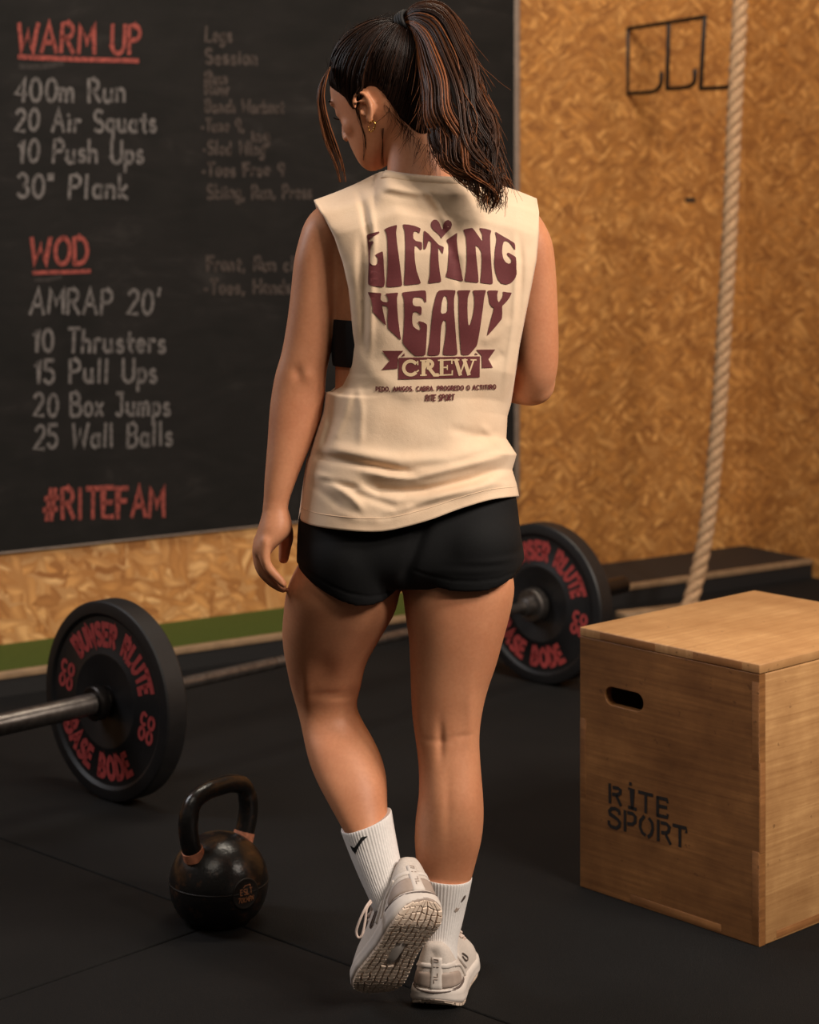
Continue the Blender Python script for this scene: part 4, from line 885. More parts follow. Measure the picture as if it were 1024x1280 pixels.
# the print on the back
def chaikin(p, it=2, k=.18):
    p = np.array(p, float)
    for _ in range(it):
        q = np.roll(p, -1, 0); p = np.stack([p*(1-k)+q*k, p*k+q*(1-k)], 1).reshape(-1, 2); k = .25
    return p
def print_poly(bm, loops):
    vs = [Vector((x, y, 0)) for l in loops for x, y in l]; tris = tessellate_polygon([[Vector((x, y, 0)) for x, y in l] for l in loops])
    b = [bm.verts.new(v) for v in vs]
    for t in tris:
        try: bm.faces.new([b[i] for i in t])
        except ValueError: pass
def finish_print(bm, name, mat, parent, mapf, step=5.0):
    xs = [v.co.x for v in bm.verts]; ys = [v.co.y for v in bm.verts]
    for k in np.arange(math.floor(min(xs)), max(xs), step): bmesh.ops.bisect_plane(bm, geom=bm.verts[:]+bm.edges[:]+bm.faces[:], plane_co=(k, 0, 0), plane_no=(1, 0, 0))
    for k in np.arange(math.floor(min(ys)), max(ys), step): bmesh.ops.bisect_plane(bm, geom=bm.verts[:]+bm.edges[:]+bm.faces[:], plane_co=(0, k, 0), plane_no=(0, 1, 0))
    for v in bm.verts: v.co = Vector(mapf(v.co.x, v.co.y))
    me = bpy.data.meshes.new(name); bm.to_mesh(me); bm.free(); o = bpy.data.objects.new(name, me); C.objects.link(o); me.materials.append(mat)
    me.polygons.foreach_set('use_smooth', [True]*len(me.polygons)); adopt(o, parent); return o
def zz(o, pts): return [(o[0]+x/o[2], o[1]+y/o[2]) for x, y in pts]
ZA, ZB, ZC, ZD, ZE = (450, 265, 9.309), (550, 265, 9.309), (450, 355, 9.309), (550, 355, 9.309), (465, 425, 6.0235)
letters = [
 (ZA, [[(80,265),(150,245),(222,226),(230,245),(185,270),(135,300),(108,330),(112,346),(150,340),(162,355),(135,390),(122,450),(120,590),(145,618),(178,620),(205,600),(213,560),(205,530),(178,502),(200,485),(268,456),(275,520),(285,700),(293,820),(280,876),(180,866),(96,850),(105,600),(98,400)]]),
 (ZA, [[(288,200),(350,172),(436,148),(422,240),(432,350),(460,560),(485,760),(495,862),(400,872),(306,874),(320,740),(328,560),(322,330),(312,250)]]),
 (ZA, [[(498,142),(570,148),(640,163),(708,190),(692,254),(665,228),(632,225),(618,260),(622,310),(650,338),(724,352),(724,435),(708,445),(685,420),(660,395),(638,398),(634,440),(640,560),(660,680),(690,770),(714,832),(620,843),(511,856),(525,700),(530,450),(525,240)]]),
 (ZA, [[(745,212),(800,255),(860,320),(920,385),(978,408),(965,492),(950,470),(910,405),(915,560),(930,700),(950,813),(870,822),(795,832),(815,740),(820,560),(830,440),(832,360),(822,338),(800,335),(790,360),(775,410),(760,437),(741,434),(740,330)]]),
 (ZA, [[(948,312),(920,265),(850,205),(826,165),(830,120),(855,92),(890,92),(925,125),(945,185),(957,206),(970,190),(976,140),(996,105),(1026,95),(1061,115),(1070,150),(1056,195),(1001,250),(961,290)]]),
 (ZB, [[(70,332),(130,290),(203,238),(197,330),(210,450),(235,600),(262,740),(273,810),(170,785),(66,752),(90,680),(98,560),(100,380)]]),
 (ZB, [[(270,207),(320,195),(378,186),(410,225),(470,310),(488,337),(497,330),(492,260),(456,187),(520,193),(600,215),(583,270),(585,400),(600,640),(618,841),(540,833),(468,823),(482,700),(490,540),(480,460),(450,410),(413,386),(420,480),(435,620),(454,826),(370,816),(288,806),(305,700),(315,560),(312,400),(302,290)]]),
 (ZB, [[(640,226),(720,275),(800,320),(872,365),(876,444),(860,425),(835,385),(800,350),(765,335),(740,350),(726,400),(722,470),(735,540),(765,585),(800,602),(830,590),(834,560),(815,535),(780,495),(785,475),(800,475),(884,522),(887,640),(890,720),(872,780),(830,825),(770,845),(710,830),(670,780),(645,700),(632,600),(640,440),(660,320)]]),
 (ZC, [[(92,91),(170,100),(254,105),(243,150),(245,185),(270,205),(320,212),(334,195),(322,150),(298,111),(370,105),(448,98),(432,160),(435,280),(448,430),(465,560),(481,658),(400,585),(327,515),(322,420),(330,290),(318,258),(260,241),(268,300),(290,400),(309,488),(230,410),(147,322),(150,270),(130,170)]]),
 (ZC, [[(488,97),(600,85),(771,69),(774,213),(758,212),(740,175),(710,155),(650,150),(620,165),(612,210),(622,245),(650,258),(705,258),(720,275),(716,363),(700,355),(680,330),(650,318),(622,330),(610,370),(610,440),(620,490),(655,520),(697,540),(708,515),(700,480),(678,438),(690,430),(740,442),(784,470),(778,600),(765,832),(700,834),(645,836),(570,770),(497,685),(510,560),(520,360),(515,180)]]),
 (ZC, [[(920,75),(1000,67),(1118,71),(1096,160),(1096,300),(1109,480),(1126,700),(1138,829),(960,829),(991,650),(1006,520),(1003,440),(990,418),(968,430),(948,480),(938,600),(931,831),(783,833),(810,680),(835,430),(850,290),(880,160),(900,100)], [(992,133),(968,160),(952,220),(940,325),(955,347),(1000,335),(1020,310),(1021,200),(1009,150)]]),
 (ZD, [[(203,74),(280,72),(360,71),(340,110),(325,160),(320,280),(325,420),(332,475),(342,482),(360,455),(385,360),(402,250),(400,140),(381,73),(460,70),(539,69),(515,150),(500,280),(475,460),(450,620),(430,715),(390,765),(338,826),(247,828),(235,640),(222,440),(218,260),(220,150)]]),
 (ZD, [[(550,74),(680,74),(665,120),(668,180),(682,212),(700,195),(728,150),(735,115),(730,86),(780,96),(840,99),(800,170),(760,220),(722,255),(725,330),(720,405),(660,480),(600,550),(548,608),(570,500),(600,390),(630,280),(600,260),(575,220),(565,140)]]),
]
bm = bmesh.new()
for z, loops in letters: print_poly(bm, [chaikin(zz(z, l), 2, .12) for l in loops])
for l in ([(78,80),(238,80),(198,125),(192,215),(75,225),(135,155)], [(245,98),(248,120),(222,122)], [(785,72),(928,70),(875,145),(910,208),(828,210),(825,118)], [(778,95),(800,110),(775,112)], [(202,133),(812,122),(810,280),(200,297)]): print_poly(bm, [zz(ZE, l)])
finish_print(bm, 'shirt_print', M['shirt_print'], shirt, lambda x, y: on_shirt(x, y, .0011))
mb = MB()
def zs(pts, half, off=.0016, z=ZE):
    ribbon(mb, zz(z, pts), half, lambda a, b: on_shirt(a, b, off), seg=1.0)
for pts, hw in [(arc(292,210,52,52,45,315,16),2.1), ([(345,158),(346,185)],0.79), ([(338,238),(352,228)],0.86), ([(388,157),(388,262)],2.29), ([(366,154),(425,152)],0.79), ([(366,265),(410,263)],0.79), ([(420,153)]+arc(425,181,32,27,90,-90,8)+[(395,208)],1.94), ([(430,210),(470,262),(496,262)],2.11),
                ([(525,152),(525,260)],2.29), ([(500,152),(602,148),(602,176)],0.86), ([(500,264),(604,260),(606,230)],0.86), ([(530,206),(568,205)],0.94), ([(568,190),(568,222)],0.72), ([(632,150),(664,258)],2.20), ([(664,258),(698,160)],0.94), ([(694,150),(728,256)],2.20), ([(728,256),(764,152)],0.94), ([(612,150),(655,149)],0.79), ([(680,149),(716,149)],0.79), ([(744,149),(784,149)],0.79)]: zs(pts, hw)
mb.build('banner_lettering', M['shirt_cream'], shirt, normals=False)
mb = MB()
def small_text(text, x0, y0, x1, y1, h, half, bend=0, lean=0):
    st_, w = layout(text, .22)
    for s in st_: ribbon(mb, [(x0+(x1-x0)*a/w+lean*b*h, y0+(y1-y0)*a/w+bend*(2*a/w-1)**2-b*h) for a, b in s], half, lambda a, b: on_shirt(a, b, .0014), seg=1.0)
small_text('PEDO, AMIGOS. CABRA. PROGREDO O ACTITIRO', 470.5, 489.6, 619.5, 486.4, 5.2, .66, -.8)
small_text('RITE SPORT', 532, 501, 567.5, 500, 7.2, .70, 0, .12)
mb.build('small_lettering', M['shirt_print'], shirt, normals=False)

# ------------------------------------------------------------------ hair
def px_of(p): return np.array([512+F*p[0]/p[1], YH+F*(HC-p[2])/p[1]])
best = min(((np.linalg.norm(px_of(H(f, 0, u))-np.array([507, 31])), f, u) for f in np.linspace(-.16, .05, 85) for u in np.linspace(.0, .18, 73)))
TIE = H(best[1], 0, best[2]); HC0 = H(-.010, 0, .0)
BBV = BVHTree.FromPolygons([v.co.copy() for v in body_o.data.vertices], [tuple(p.vertices) for p in body_o.data.polygons])
def on_body(x, y, off, bv=None):
    o = np.array([0, 0, HC]); d = P(x, y, 1.)-o; d = d/np.linalg.norm(d); hit = (bv or BBV).ray_cast(Vector(o), Vector(d))
    return np.array(hit[0])+np.array(hit[1])*off if hit[0] is not None else None
def head_r(d):
    hit = HBVH.ray_cast(Vector(HC0), Vector(d)); h2 = BBV.ray_cast(Vector(HC0), Vector(d)); a = hit[3] if hit[3] else .09; b = h2[3] if h2[3] else a
    return max(a, min(b, a+.012)) if np.dot(d, hu) > -.35 else max(a, min(b, .14))
half_line = [(.080, 0, .062), (.077, .026, .060)]
for x, y in ((419, 112), (431.5, 121), (437, 129), (444, 136), (447, 127), (450, 114), (459, 105), (472, 107), (484, 122), (493, 135), (503, 148), (513, 158), (524, 166)):
    p = on_body(x, y, 0); q = p-HO; half_line.append((float(np.dot(q, hf)), float(np.dot(q, hl)), float(np.dot(q, hu))))
lastp = half_line[-1]; half_line.append((lastp[0]-.012, max(0, lastp[1]*.4), lastp[2]-.004))
line = half_line+[(f, -l, u) for f, l, u in half_line[-1:0:-1]]
line = cr(line+[line[0]], 10)[:-1]
tie_d = (TIE-HC0)/np.linalg.norm(TIE-HC0); tie_r = np.linalg.norm(TIE-HC0)
def slerp(a, b, t):
    w = math.acos(max(-1, min(1, float(np.dot(a, b))))); return a if w < 1e-4 else (a*math.sin((1-t)*w)+b*math.sin(t*w))/math.sin(w)
def scalp(i, t, lift, swirl=0):
    q = line[int(i) % len(line)]*(1-(i % 1))+line[(int(i)+1) % len(line)]*(i % 1); rd = H(*q)-HC0; rd /= np.linalg.norm(rd)
    d = slerp(rd, tie_d, t); d = d/np.linalg.norm(d); r = head_r(d)
    vol = .013*max(0, float(np.dot(d, hu)))+.006*max(0, float(np.dot(d, hf)))
    rr = r+lift*min(1, 3*t+.15)+vol*min(1, 2.5*t); k = max(0, (t-.72)/.28)**2; rr = rr*(1-k)+(tie_r-.004)*k
    return HC0+d*rr
def with_tone(o, tones):
    at = o.data.attributes.new('tone', 'FLOAT', 'POINT'); at.data.foreach_set('value', np.array(tones, dtype=np.float32)); return o
NL = len(line); cap = MB(); rings = [[scalp(i, t, .004) for i in range(NL)] for t in np.r_[0, .04, np.linspace(.1, .995, 22)]]
cap.loft(rings); n0 = len(cap.V); tones = [.0]*n0
inner = [HC0+(p-HC0)*.93 for p in rings[0]]
def strand(mb, tones, pts, r0, r1, tone, K=4):
    a = len(mb.V); n = len(pts); mb.tube(pts, [r0+(r1-r0)*(i/(n-1))**2 for i in range(n)], K, dome=False); tones.extend([tone]*(len(mb.V)-a))
for k in range(2300):
    i0 = RNG.uniform(0, NL); t0 = max(0, RNG.uniform(-.25, .6)); lift = .004+abs(RNG.normal(0, .0022)); w = RNG.normal(0, .6); ph = RNG.uniform(0, 6)
    tt = np.linspace(t0, .985, 14); tone = min(1, max(0, RNG.beta(1.2, 4)+(.18 if RNG.random() < .12 else 0)))
    strand(cap, tones, [scalp((i0+w*math.sin(3*t+ph)) % NL, t, lift) for t in tt], .00115, .0007, tone)
for k in range(420):                                   # short loose hairs along the hairline and at the crown
    i0 = RNG.uniform(0, NL); t0 = RNG.uniform(0, .95); p = scalp(i0, t0, .007); q = scalp(i0, min(.99, t0+.12), .010+abs(RNG.normal(0, .006))); m = (p+q)/2+(p-HC0)*RNG.uniform(.0, .05)
    strand(cap, tones, [p, m, q+RNG.normal(0, .004, 3)], .0003, .00015, .5, 3)
hair = with_tone(cap.build('hair', M['hair'], woman, normals=False), tones)

# ponytail
IN = np.array([(504, 33, 3.435), (512, 36, 3.42), (520, 50, 3.40), (523, 68, 3.385), (528, 100, 3.36), (533, 133, 3.34), (539, 166, 3.325), (550, 196, 3.31), (567, 217, 3.295), (590, 232, 3.285), (607, 250, 3.282), (614, 264, 3.280)])
OUT = np.array([(502, 24, 3.435), (516, 8, 3.42), (534, 3, 3.405), (552, 6, 3.395), (568, 22, 3.38), (582, 50, 3.365), (599, 97, 3.34), (610, 132, 3.325), (617, 166, 3.312), (622, 198, 3.295), (626, 222, 3.286), (625, 246, 3.282), (619, 268, 3.280)])
IN, OUT = cr(IN, 8), cr(OUT, 8)
tail = MB(); tones = []
clump = [(RNG.uniform(0, 1), RNG.uniform(-1, 1), RNG.uniform(0, 6.28), RNG.uniform(2.2, 4.2), RNG.beta(1.3, 2.2)) for _ in range(46)]
def tail_pt(a, b, s):
    p = along(IN, s)*(1-a)+along(OUT, s)*a; c = P(p[0], p[1], p[2]); w = min(1, .35+2.2*s)*(1-.72*max(0, s-.55)/.45)
    return c+np.array([0, -1, 0])*b*.032*w*math.sqrt(max(.05, 1-(2*a-1)**2))
core = [[tail_pt(.5+.40*math.cos(q*math.pi/10), .8*math.sin(q*math.pi/10), s) for q in range(20)] for s in np.linspace(.0, .86, 24)]
tail.loft(core); tones.extend([.02]*len(tail.V))
for k in range(950):
    ca, cb, ph, fr, ct = clump[int(RNG.integers(len(clump)))]; a = min(1.03, max(-.03, ca+RNG.normal(0, .06))); b = min(1.05, max(-1, cb+RNG.normal(0, .12)))
    sg0 = RNG.normal(0, 1); e = RNG.uniform(.70, 1.0) if RNG.random() < .75 else RNG.uniform(.5, .8); pts = []
    for s in np.linspace(0.0, e, 26):
        p = tail_pt(a, b, s); amp = .0125*max(0, s-.15)**1.15; wv = math.sin(fr*6.28*s+ph)
        out = max(0, s-.7)*sg0*.012; pts.append(p+np.array([wv*amp*1.2+out, -abs(math.cos(fr*5*s+ph))*amp*.8, wv*amp*.4]))
    strand(tail, tones, pts, .0014, .0004, min(1, max(0, ct*.75+RNG.normal(0, .13)+.1*e)), 4)
for k in range(110):                                   # flyaways
    a = RNG.choice([-.02, 1.02])+RNG.normal(0, .03); s0 = RNG.uniform(.1, .85); d = RNG.normal(0, .012); sg = 1 if a > .5 else -1
    pts = [tail_pt(min(1, max(0, a)), RNG.uniform(-.5, 1), min(1, s0+.16*q))+np.array([sg*abs(d)*q*1.3, 0, d*.4*q*q]) for q in np.linspace(0, 1, 8)]
    strand(tail, tones, pts, .0004, .0002, .7, 3)
for k in range(26):                                    # the curl that flicks out at the tip
    a0 = RNG.normal(0, .003, 3); pts = cr([P(600, 190, 3.29), P(615, 208, 3.285), P(625, 220, 3.285), P(634, 224, 3.285), P(641-RNG.uniform(0, 12), 229+RNG.normal(0, 3), 3.285)], 4); strand(tail, tones, [p+a0*(1-.6*i/len(pts)) for i, p in enumerate(pts)], .0009, .0003, .6)
with_tone(tail.build('ponytail', M['hair_tail'], woman, normals=False), tones)
# elastic
mb = MB(); d = P(518, 22, 3.42)-P(500, 33, 3.44); d /= np.linalg.norm(d); a = np.cross(d, UP); a /= np.linalg.norm(a); b = np.cross(d, a); c = P(507, 28, 3.43)
for o_ in (-.005, .0005, .006): mb.tube([c+d*o_+(a*math.cos(t)+b*math.sin(t))*.0175 for t in np.linspace(0, 6.5, 30)], .0042, 8)
mb.build('hair_tie', M['tie'], woman)
# loose lock beside the face, wisps by the ear and at the nape
mb = MB(); tones = []
for k in range(90):
    a = RNG.uniform(-1, 1); b = RNG.normal(0, .006); e = RNG.uniform(.7, 1)
    q = cr([(413, 84, 3.432, 1), (406+a*2.5, 98, 3.428, 0), (401+a*4.5, 120, 3.426, 0), (405+a*6, 150, 3.426, 0), (414+a*7.5, 180, 3.428, 0), (424+a*6, 207, 3.43, 0), (429+a*4.5, 232, 3.432, 0)], 4)
    q = q[:int(len(q)*e)]; strand(mb, tones, [P(x, y, Y+b)+RNG.normal(0, .0003, 3) for x, y, Y, _ in q], .0009, .0003, min(1, max(0, RNG.normal(.5, .2))))
for path in ([(446, 136), (453, 160), (457, 178), (454, 200)], [(443, 128), (450, 150), (456, 168), (457, 186)], [(478, 160), (479, 180), (477, 200), (480, 212)]):
    for k in range(4):
        q = [on_body(v[0], v[1], .001) for v in cr([(x+RNG.normal(0, 1), y) for x, y in path], 5)]; strand(mb, tones, [v for v in q if v is not None], .0004, .0002, .1, 3)
with_tone(mb.build('loose_lock', M['hair_tail'], woman, normals=False), tones)
mb = MB(); tones = []
for k in range(75):
    x = RNG.uniform(480, 548); y = 122+max(0, x-480)*1.05+RNG.uniform(0, 10); L = RNG.uniform(14, 40); th = RNG.normal(.35, .35); pts = []; cv = RNG.normal(0, .5)
    for q in np.linspace(0, 1, 9):
        p = on_body(x+math.cos(1.57+th+cv*q)*L*q*(-1 if x < 505 else .6), y+L*q*.8, .0008+.004*q*q)
        if p is None: break
        pts.append(p)
    if len(pts) > 4 and max(abs(pts[i+1][1]-pts[i][1]) for i in range(len(pts)-1)) < .02: strand(mb, tones, pts, .00026, .00014, .1, 3)
with_tone(mb.build('nape_hair', M['hair'], woman, normals=False), tones)
mb = MB()
for s_ in (-1, 1):
    mb = MB(); mb.tube([H(.086, s_*(.018+.028*q), -.004-.004*math.sin(3.1*q)) for q in np.linspace(0, 1, 8)], .0011, 6); mb.build('eyelashes', M['tie'], woman)
    mb = MB(); mb.tube([H(.0905-.012*q*q, s_*(.012+.040*q), .020+.006*math.sin(2.4*q)) for q in np.linspace(0, 1, 8)], .0020, 6); mb.build('eyebrow', M['tie'], woman)
# hoop earring through the near lobe
p = on_body(465, 152, .0); p = p if p is not None else P(465, 151, 3.38); mb = MB(); cen = p+np.array([0, -.002, -.008]); q = [cen+hf*.0072*math.cos(t)+UP*.0085*math.sin(t)+np.array([0, -.001, 0]) for t in np.linspace(.25*math.pi, 1.95*math.pi+.25*math.pi*.5, 26)]
mb.tube(q, .0013, 8); mb.build('earring', M['gold'], woman)

# ------------------------------------------------------------------ socks
def sock(rows, slope, K=240):
    mb = MB(); rr = cr(rows, 8); rings = []
    for i, r in enumerate(rr):
        ring = []; a = (r[1]-r[0])/2*r[3]/F; c = P((r[0]+r[1])/2, r[2], r[3]); sl = r[6] if len(r) > 6 else slope
        rb = (.0 if i < 2 else .010)
        for k in range(K):
            t = 2*math.pi*k/K; m = 1+rb*math.cos(56*t); cx, sy = sp(math.cos(t), .93), sp(math.sin(t), .93); ring.append(c+np.array([a*cx*m, (r[5] if sy > 0 else r[4])*sy*m, -sl*a*cx-(.12*(r[4]*sy) if 0 else 0)]))
        rings.append(ring)
    top = rings[0]; cen = np.mean(top, axis=0); rings = [[cen+(p-cen)*.90+np.array([0, 0, -.002]) for p in top], [cen+(p-cen)*.965 for p in top]]+rings
    mb.loft(rings); return mb.build('sock', M['sock'], woman)
skL = sock([(426.5, 489, 1025, 3.402, .047, .043), (427.5, 490, 1029, 3.400, .0475, .043), (434, 493, 1047, 3.392, .044, .042), (442, 497, 1068, 3.382, .042, .041), (451, 501.5, 1090, 3.372, .040, .042), (459, 506, 1108, 3.364, .039, .044), (466, 510, 1126, 3.36, .038, .045), (474, 512, 1142, 3.36, .034, .04)], -.39)
skR = sock([(521, 590, 1093, 3.41, .050, .048), (521.5, 589.5, 1097, 3.41, .050, .048), (523, 586.5, 1112, 3.41, .046, .046), (525.5, 582, 1132, 3.41, .041, .043), (527.5, 577.5, 1152, 3.408, .038, .042), (529, 573, 1170, 3.405, .037, .044), (529, 571.5, 1186, 3.403, .038, .048), (528, 572, 1204, 3.402, .036, .05)], .10)
def bvh_of(o): return BVHTree.FromPolygons([v.co.copy() for v in o.data.vertices], [tuple(p.vertices) for p in o.data.polygons])
def draper(b, off):
    def f(x, y):
        o = np.array([0, 0, HC]); d = P(x, y, 1.)-o; d = d/np.linalg.norm(d); hit = b.ray_cast(Vector(o), Vector(d))
        return np.array(hit[0])-d*off if hit[0] is not None else P(x, y, 3.36)
    return f
Z8 = (400, 990, 4.267)
bm = bmesh.new(); print_poly(bm, [chaikin(zz(Z8, [(160, 284), (182, 298), (205, 268), (222, 240), (257, 235), (228, 262), (205, 296), (187, 330), (172, 312)]), 1, .1)]); finish_print(bm, 'logo', M['black'], skL, draper(bvh_of(skL), .0012), 1.5)
bm = bmesh.new(); print_poly(bm, [zz(Z8, [(752, 588), (768, 556), (780, 548), (776, 566), (760, 586)])]); finish_print(bm, 'logo', M['shoe_dark'], skR, draper(bvh_of(skR), .0012), 1.5)
bm = bmesh.new(); print_poly(bm, [zz(Z8, [(718, 632), (730, 615), (736, 622), (748, 616), (738, 634), (722, 642)])]); finish_print(bm, 'logo', M['counter'], skR, draper(bvh_of(skR), .0012), 1.5)

# ------------------------------------------------------------------ running shoes
SL = .252
def hw(t): return 1.06*float(np.interp(t, [0, .01, .03, .06, .12, .2, .3, .42, .55, .68, .8, .9, .96, .99, 1], [.004, .017, .028, .036, .0425, .0435, .041, .039, .042, .0475, .047, .038, .024, .011, .003]))
def zbot(t): return .016*max(0, (t-.72)/.28)**2+.017*max(0, (.17-t)/.17)**1.6+.003
def ztop(t): return float(np.interp(t, [0, .1, .5, .8, 1], [.033, .031, .026, .024, .027]))
def cen(t, s): return s*(.007*math.sin(math.pi*min(1, t*1.05))-.004*max(0, t-.7)/.3)
TS = np.r_[np.array([0, .008, .02, .04, .07]), np.linspace(.11, .9, 26), np.array([.93, .96, .98, .992, 1])]
def shoe(mw, s, loop=None):
    W = lambda p: np.array(mw @ Vector(p))
    up = MB(); rings = []
    for t in TS:
        h = max(.0015, hw(t)-.0045); zt = ztop(t)-.006; tp_ = float(np.interp(t, [0, .03, .07, .12, .20, .28, .36, .44, .55, .68, .8, .9, .97, 1], [.094, .107, .112, .104, .088, .090, .104, .100, .082, .066, .056, .050, .042, .034]))
        e = float(np.interp(t, [0, .1, .3, .45, .7, 1], [.45, .42, .5, .75, .8, .8])); ring = []
        for k in range(40):
            q = math.pi*k/39; nar = float(np.interp(t, [0, .1, .35, .5, 1], [.30, .24, .30, .12, 0])); zf_ = sp(math.sin(q), .9)
            ring.append(W((cen(t, s)+h*sp(math.cos(q), e)*(1-nar*zf_), t*SL+(.010 if t < .03 else 0)*zf_*(1-t/.03 if t < .03 else 0), zt+(tp_-zt)*zf_)))
        rings.append(ring)
    up.loft(rings); sh_ = up.build('shoe', M['upper'], woman)
    ub = bvh_of(sh_); inv = mw.inverted()
    def hug(a, z, off=.0012, y0=.075):                # a point on the outside of the upper, by heading and height
        o = mw @ Vector((cen(.28, s), y0, z)); d = (mw.to_3x3() @ Vector((math.sin(a), -math.cos(a), 0))).normalized(); hit = ub.ray_cast(o, d)
        p = hit[0] if hit[0] is not None else o+d*.04
        return np.array(p)+np.array(d)*off
    mb = MB(); rings = []
    for t in TS:
        h = hw(t); b, tz = zbot(t), ztop(t); x0 = cen(t, s); m = (b+tz)/2
        ring = [(x0-h*.93, b), (x0-h, b+.004), (x0-h*1.02, b+(tz-b)*.35), (x0-h*.985, b+(tz-b)*.52), (x0-h*1.0, b+(tz-b)*.68), (x0-h*.96, tz), (x0-h*.88, tz+.003), (x0, tz+.004), (x0+h*.88, tz+.003), (x0+h*.96, tz), (x0+h*1.0, b+(tz-b)*.68), (x0+h*.985, b+(tz-b)*.52), (x0+h*1.02, b+(tz-b)*.35), (x0+h, b+.004), (x0+h*.93, b)]
        rings.append([W((x, t*SL, z)) for x, z in ring])
    mb.loft(rings); mb.build('midsole', M['midsole'], sh_)
    # outsole: base plate with separate lugs cut by grooves
    mb = MB(); rings = []
    for t in TS:
        h = hw(t)*.955; b = zbot(t); x0 = cen(t, s); rings.append([W((x0+h*x, t*SL, b+z)) for x, z in ((-1, .0015), (-.97, -.0006), (-.5, -.001), (0, -.001), (.5, -.001), (.97, -.0006), (1, .0015))])
    mb.loft(rings); base = mb.build('outsole', M['counter'], sh_)
    mb = MB(); rr = random.Random(5); ny = 25; nx = 8
    J = [[(rr.uniform(-.22, .22), rr.uniform(-.28, .28)) for i in range(nx+1)] for j in range(ny+1)]
    def lug(u, v): 
        i, j = int(round(u)), int(round(v)); jx, jy = J[j][i] if 0 < i < nx else (0, J[j][i][1]*.6); t = min(.998, max(.002, (j+jy+.35*abs(i-nx/2)/nx*2)/ny)); f_ = ((i+jx)/nx*2-1)
        return cen(t, s)+hw(t)*.985*f_, t
    for j in range(ny):
        for i in range(nx):
            q = [lug(*v) for v in ((i, j), (i+1, j), (i+1, j+1), (i, j+1))]; c = np.mean(q, axis=0)
            if .36 < c[1] < .60 and abs(c[0]-cen(c[1], s)) < .0135-.00*c[1]: continue
            k = .80; pts = []
            for x, t in q: pts.append((c[0]+(x-c[0])*k, c[1]+(t-c[1])*k))
            lowz = .0042 if .06 < c[1] < .95 else .003
            V = [W((x, t*SL, zbot(t))) for x, t in pts]+[W((c[0]+(x-c[0])*.88, (c[1]+(t-c[1])*.88)*SL, zbot(t)-lowz)) for x, t in pts]
            mb.add(V, [(3, 2, 1, 0), (4, 5, 6, 7), (0, 1, 5, 4), (1, 2, 6, 5), (2, 3, 7, 6), (3, 0, 4, 7)])
    mb.build('tread', M['outsole'], base, smooth=False)
    mb = MB(); rings = [[W((cen(t, s)+.0125*x*(1-abs((t-.48)/.13)**3), t*SL, zbot(t)-z)) for x, z in ((-1, 0), (-.7, .0028), (.7, .0028), (1, 0))] for t in np.linspace(.352, .608, 12)]
    mb.loft(rings); mb.build('shank', M['midsole'], base)
    def patch(name, mat, f, na, nz, off, parent=sh_):
        mb = MB(); A = np.array([[hug(*f(i/(na-1), j/(nz-1)), off*(1 if 0 < i < na-1 and 0 < j < nz-1 else 0)) for i in range(na)] for j in range(nz)]); grid(mb, A); o = mb.build(name, mat, parent, normals=False)
        m_ = o.modifiers.new('s', 'SOLIDIFY'); m_.thickness = .001; m_.offset = -1; return apply_mods(o)
    patch('heel_counter', M['counter'], lambda u, v: ((u*2-1)*.95, .037+v*(.029*(1-.55*abs(u*2-1)**3)-.002)), 26, 8, .0016)
    patch('heel_line', M['shoe_dark'], lambda u, v: ((u*2-1)*1.25, .0300+v*.0048+.004*abs(u*2-1)**2), 30, 4, .0026)
    patch('heel_overlay', M['midsole'], lambda u, v: ((u*2-1)*1.15, .0695-.020*abs(u*2-1)**3+v*.009), 30, 5, .0018)
    patch('pull_tab', M['midsole'], lambda u, v: ((u*2-1)*(.17-.04*v), .035+v*.072), 7, 16, .0030)
    mb = MB()
    for pts in ([(-.05, .082), (.05, .082), (.05, .086), (-.05, .086)], [(-.06, .074), (-.02, .074)], [(.02, .074), (.06, .074)], [(-.04, .048), (-.04, .054), (.04, .054)], [(-.04, .058), (.04, .058), (.04, .064)]):
        q = [np.array(v) for v in pts]; 
        for a_, b_ in zip(q[:-1], q[1:]): mb.tube([hug(a_[0]+(b_[0]-a_[0])*w, a_[1]+(b_[1]-a_[1])*w, .0036) for w in (0, .5, 1)], .0007, 6)
    mb.build('heel_mark', M['counter'], sh_)
    # side overlays and the side mark
    for sd in (-1, 1):
        mb = MB(); q = cr([hug(sd*a_, z_, .001, .075) for a_, z_ in ((1.0, .088), (1.25, .070), (1.7, .055), (2.1, .042))], 5); mb.tube(q, [.0032]*len(q), 8)
        q = cr([hug(sd*a_, z_, .001, .075) for a_, z_ in ((.55, .070), (1.0, .060), (1.35, .048), (1.6, .036))], 5); mb.tube(q, [.0028]*len(q), 8); mb.build('side_overlay', M['midsole'], sh_)
        mb = MB(); q = cr([hug(sd*a_, z_, .0016, .10) for a_, z_ in ((1.25, .062), (1.6, .052), (1.95, .046), (2.05, .050), (1.7, .060), (1.35, .066))], 4); mb.tube(q, [.0012]*len(q), 6); mb.build('side_mark', M['shoe_dark'], sh_)
    # tongue and laces
    mb = MB(); rings = []
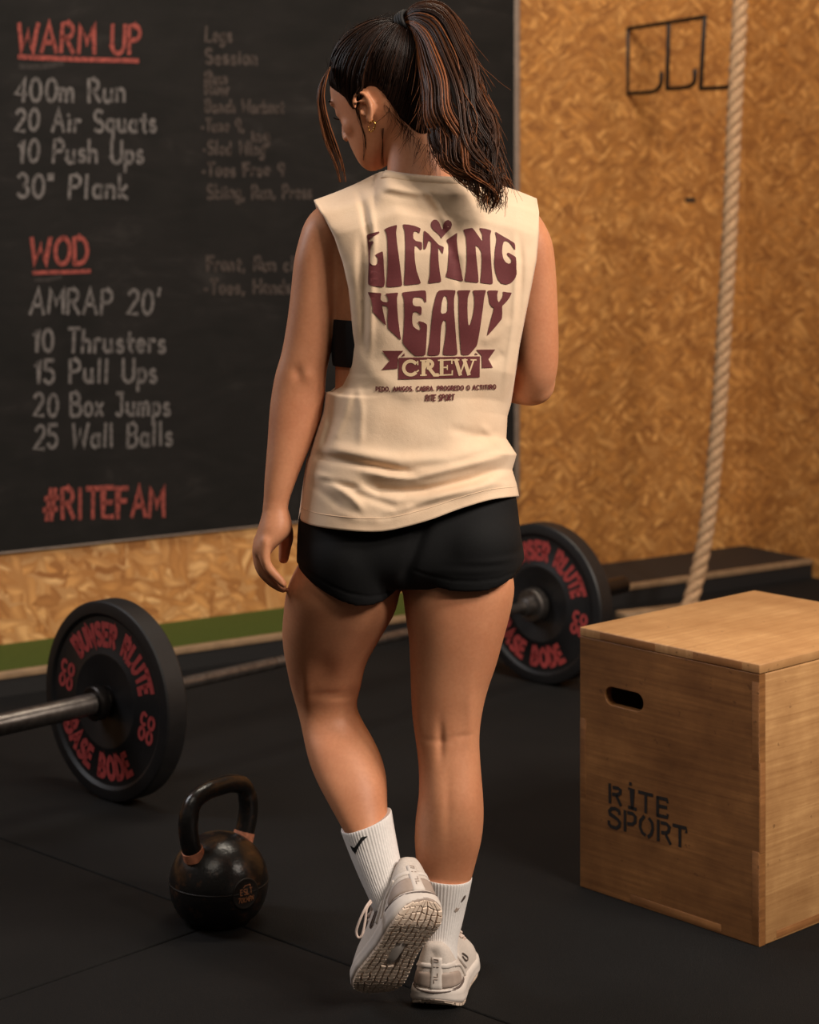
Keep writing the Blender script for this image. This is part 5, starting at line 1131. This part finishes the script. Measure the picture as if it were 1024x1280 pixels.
    for l_, z_, w_ in ((.086, .124, .016), (.094, .120, .020), (.108, .104, .021), (.130, .092, .020), (.155, .080, .018)): rings.append([W((cen(.4, s)+w_*math.cos(q*math.pi/6), l_+.006*math.sin(q*math.pi/6)*.7, z_+.006*math.sin(q*math.pi/6))) for q in range(12)])
    mb.loft(rings); mb.build('tongue', M['counter'], sh_)
    mb = MB()
    for k in range(6):
        t = .40+.052*k; zz_ = float(np.interp(t, [.36, .44, .55, .68], [.106, .103, .085, .069])); x0 = cen(t, s); sg = 1 if k % 2 else -1
        mb.tube([W((x0-.024*sg, t*SL-.004, zz_-.010)), W((x0-.010*sg, t*SL-.001, zz_+.001)), W((x0+.010*sg, t*SL+.003, zz_+.001)), W((x0+.024*sg, t*SL+.008, zz_-.010))], .0024, 8)
    mb.build('laces', M['lace'], sh_)
    for lp in loop or []:
        mb = MB(); mb.tube(cr([P(*q) for q in lp], 6), .0021, 8); mb.build('lace_loop', M['lace'], sh_)
    return sh_
def basis(o, x, y, z): return Matrix([[x[0], y[0], z[0], o[0]], [x[1], y[1], z[1], o[1]], [x[2], y[2], z[2], o[2]], [0, 0, 0, 1]])
ya = np.array([math.sin(.17), math.cos(.17), 0]); shoe(basis((.0385, 3.347, .0015), np.cross(ya, UP), ya, UP), 1)
Tt = P(460, 1252, 3.378); Hh = min((P(536, 1136, yy) for yy in np.linspace(3.2, 3.36, 161)), key=lambda h: abs(np.linalg.norm(Tt-h)-SL)); ya = (Tt-Hh)/np.linalg.norm(Tt-Hh); xa = np.array([.83, .30, -.25]); xa = xa-ya*np.dot(xa, ya); xa /= np.linalg.norm(xa); za = np.cross(xa, ya)
al = math.radians(7); za2 = za*math.cos(al)-xa*math.sin(al); xa2 = np.cross(ya, za2)
shoe(basis(Hh, xa2, ya, za2), -1, [[(463, 1126, 3.30), (457, 1135, 3.285), (450, 1150, 3.28), (445.5, 1164, 3.28), (448, 1172, 3.28), (453, 1168, 3.28), (456.5, 1152, 3.285), (458.5, 1136, 3.29), (464, 1128, 3.30)]])
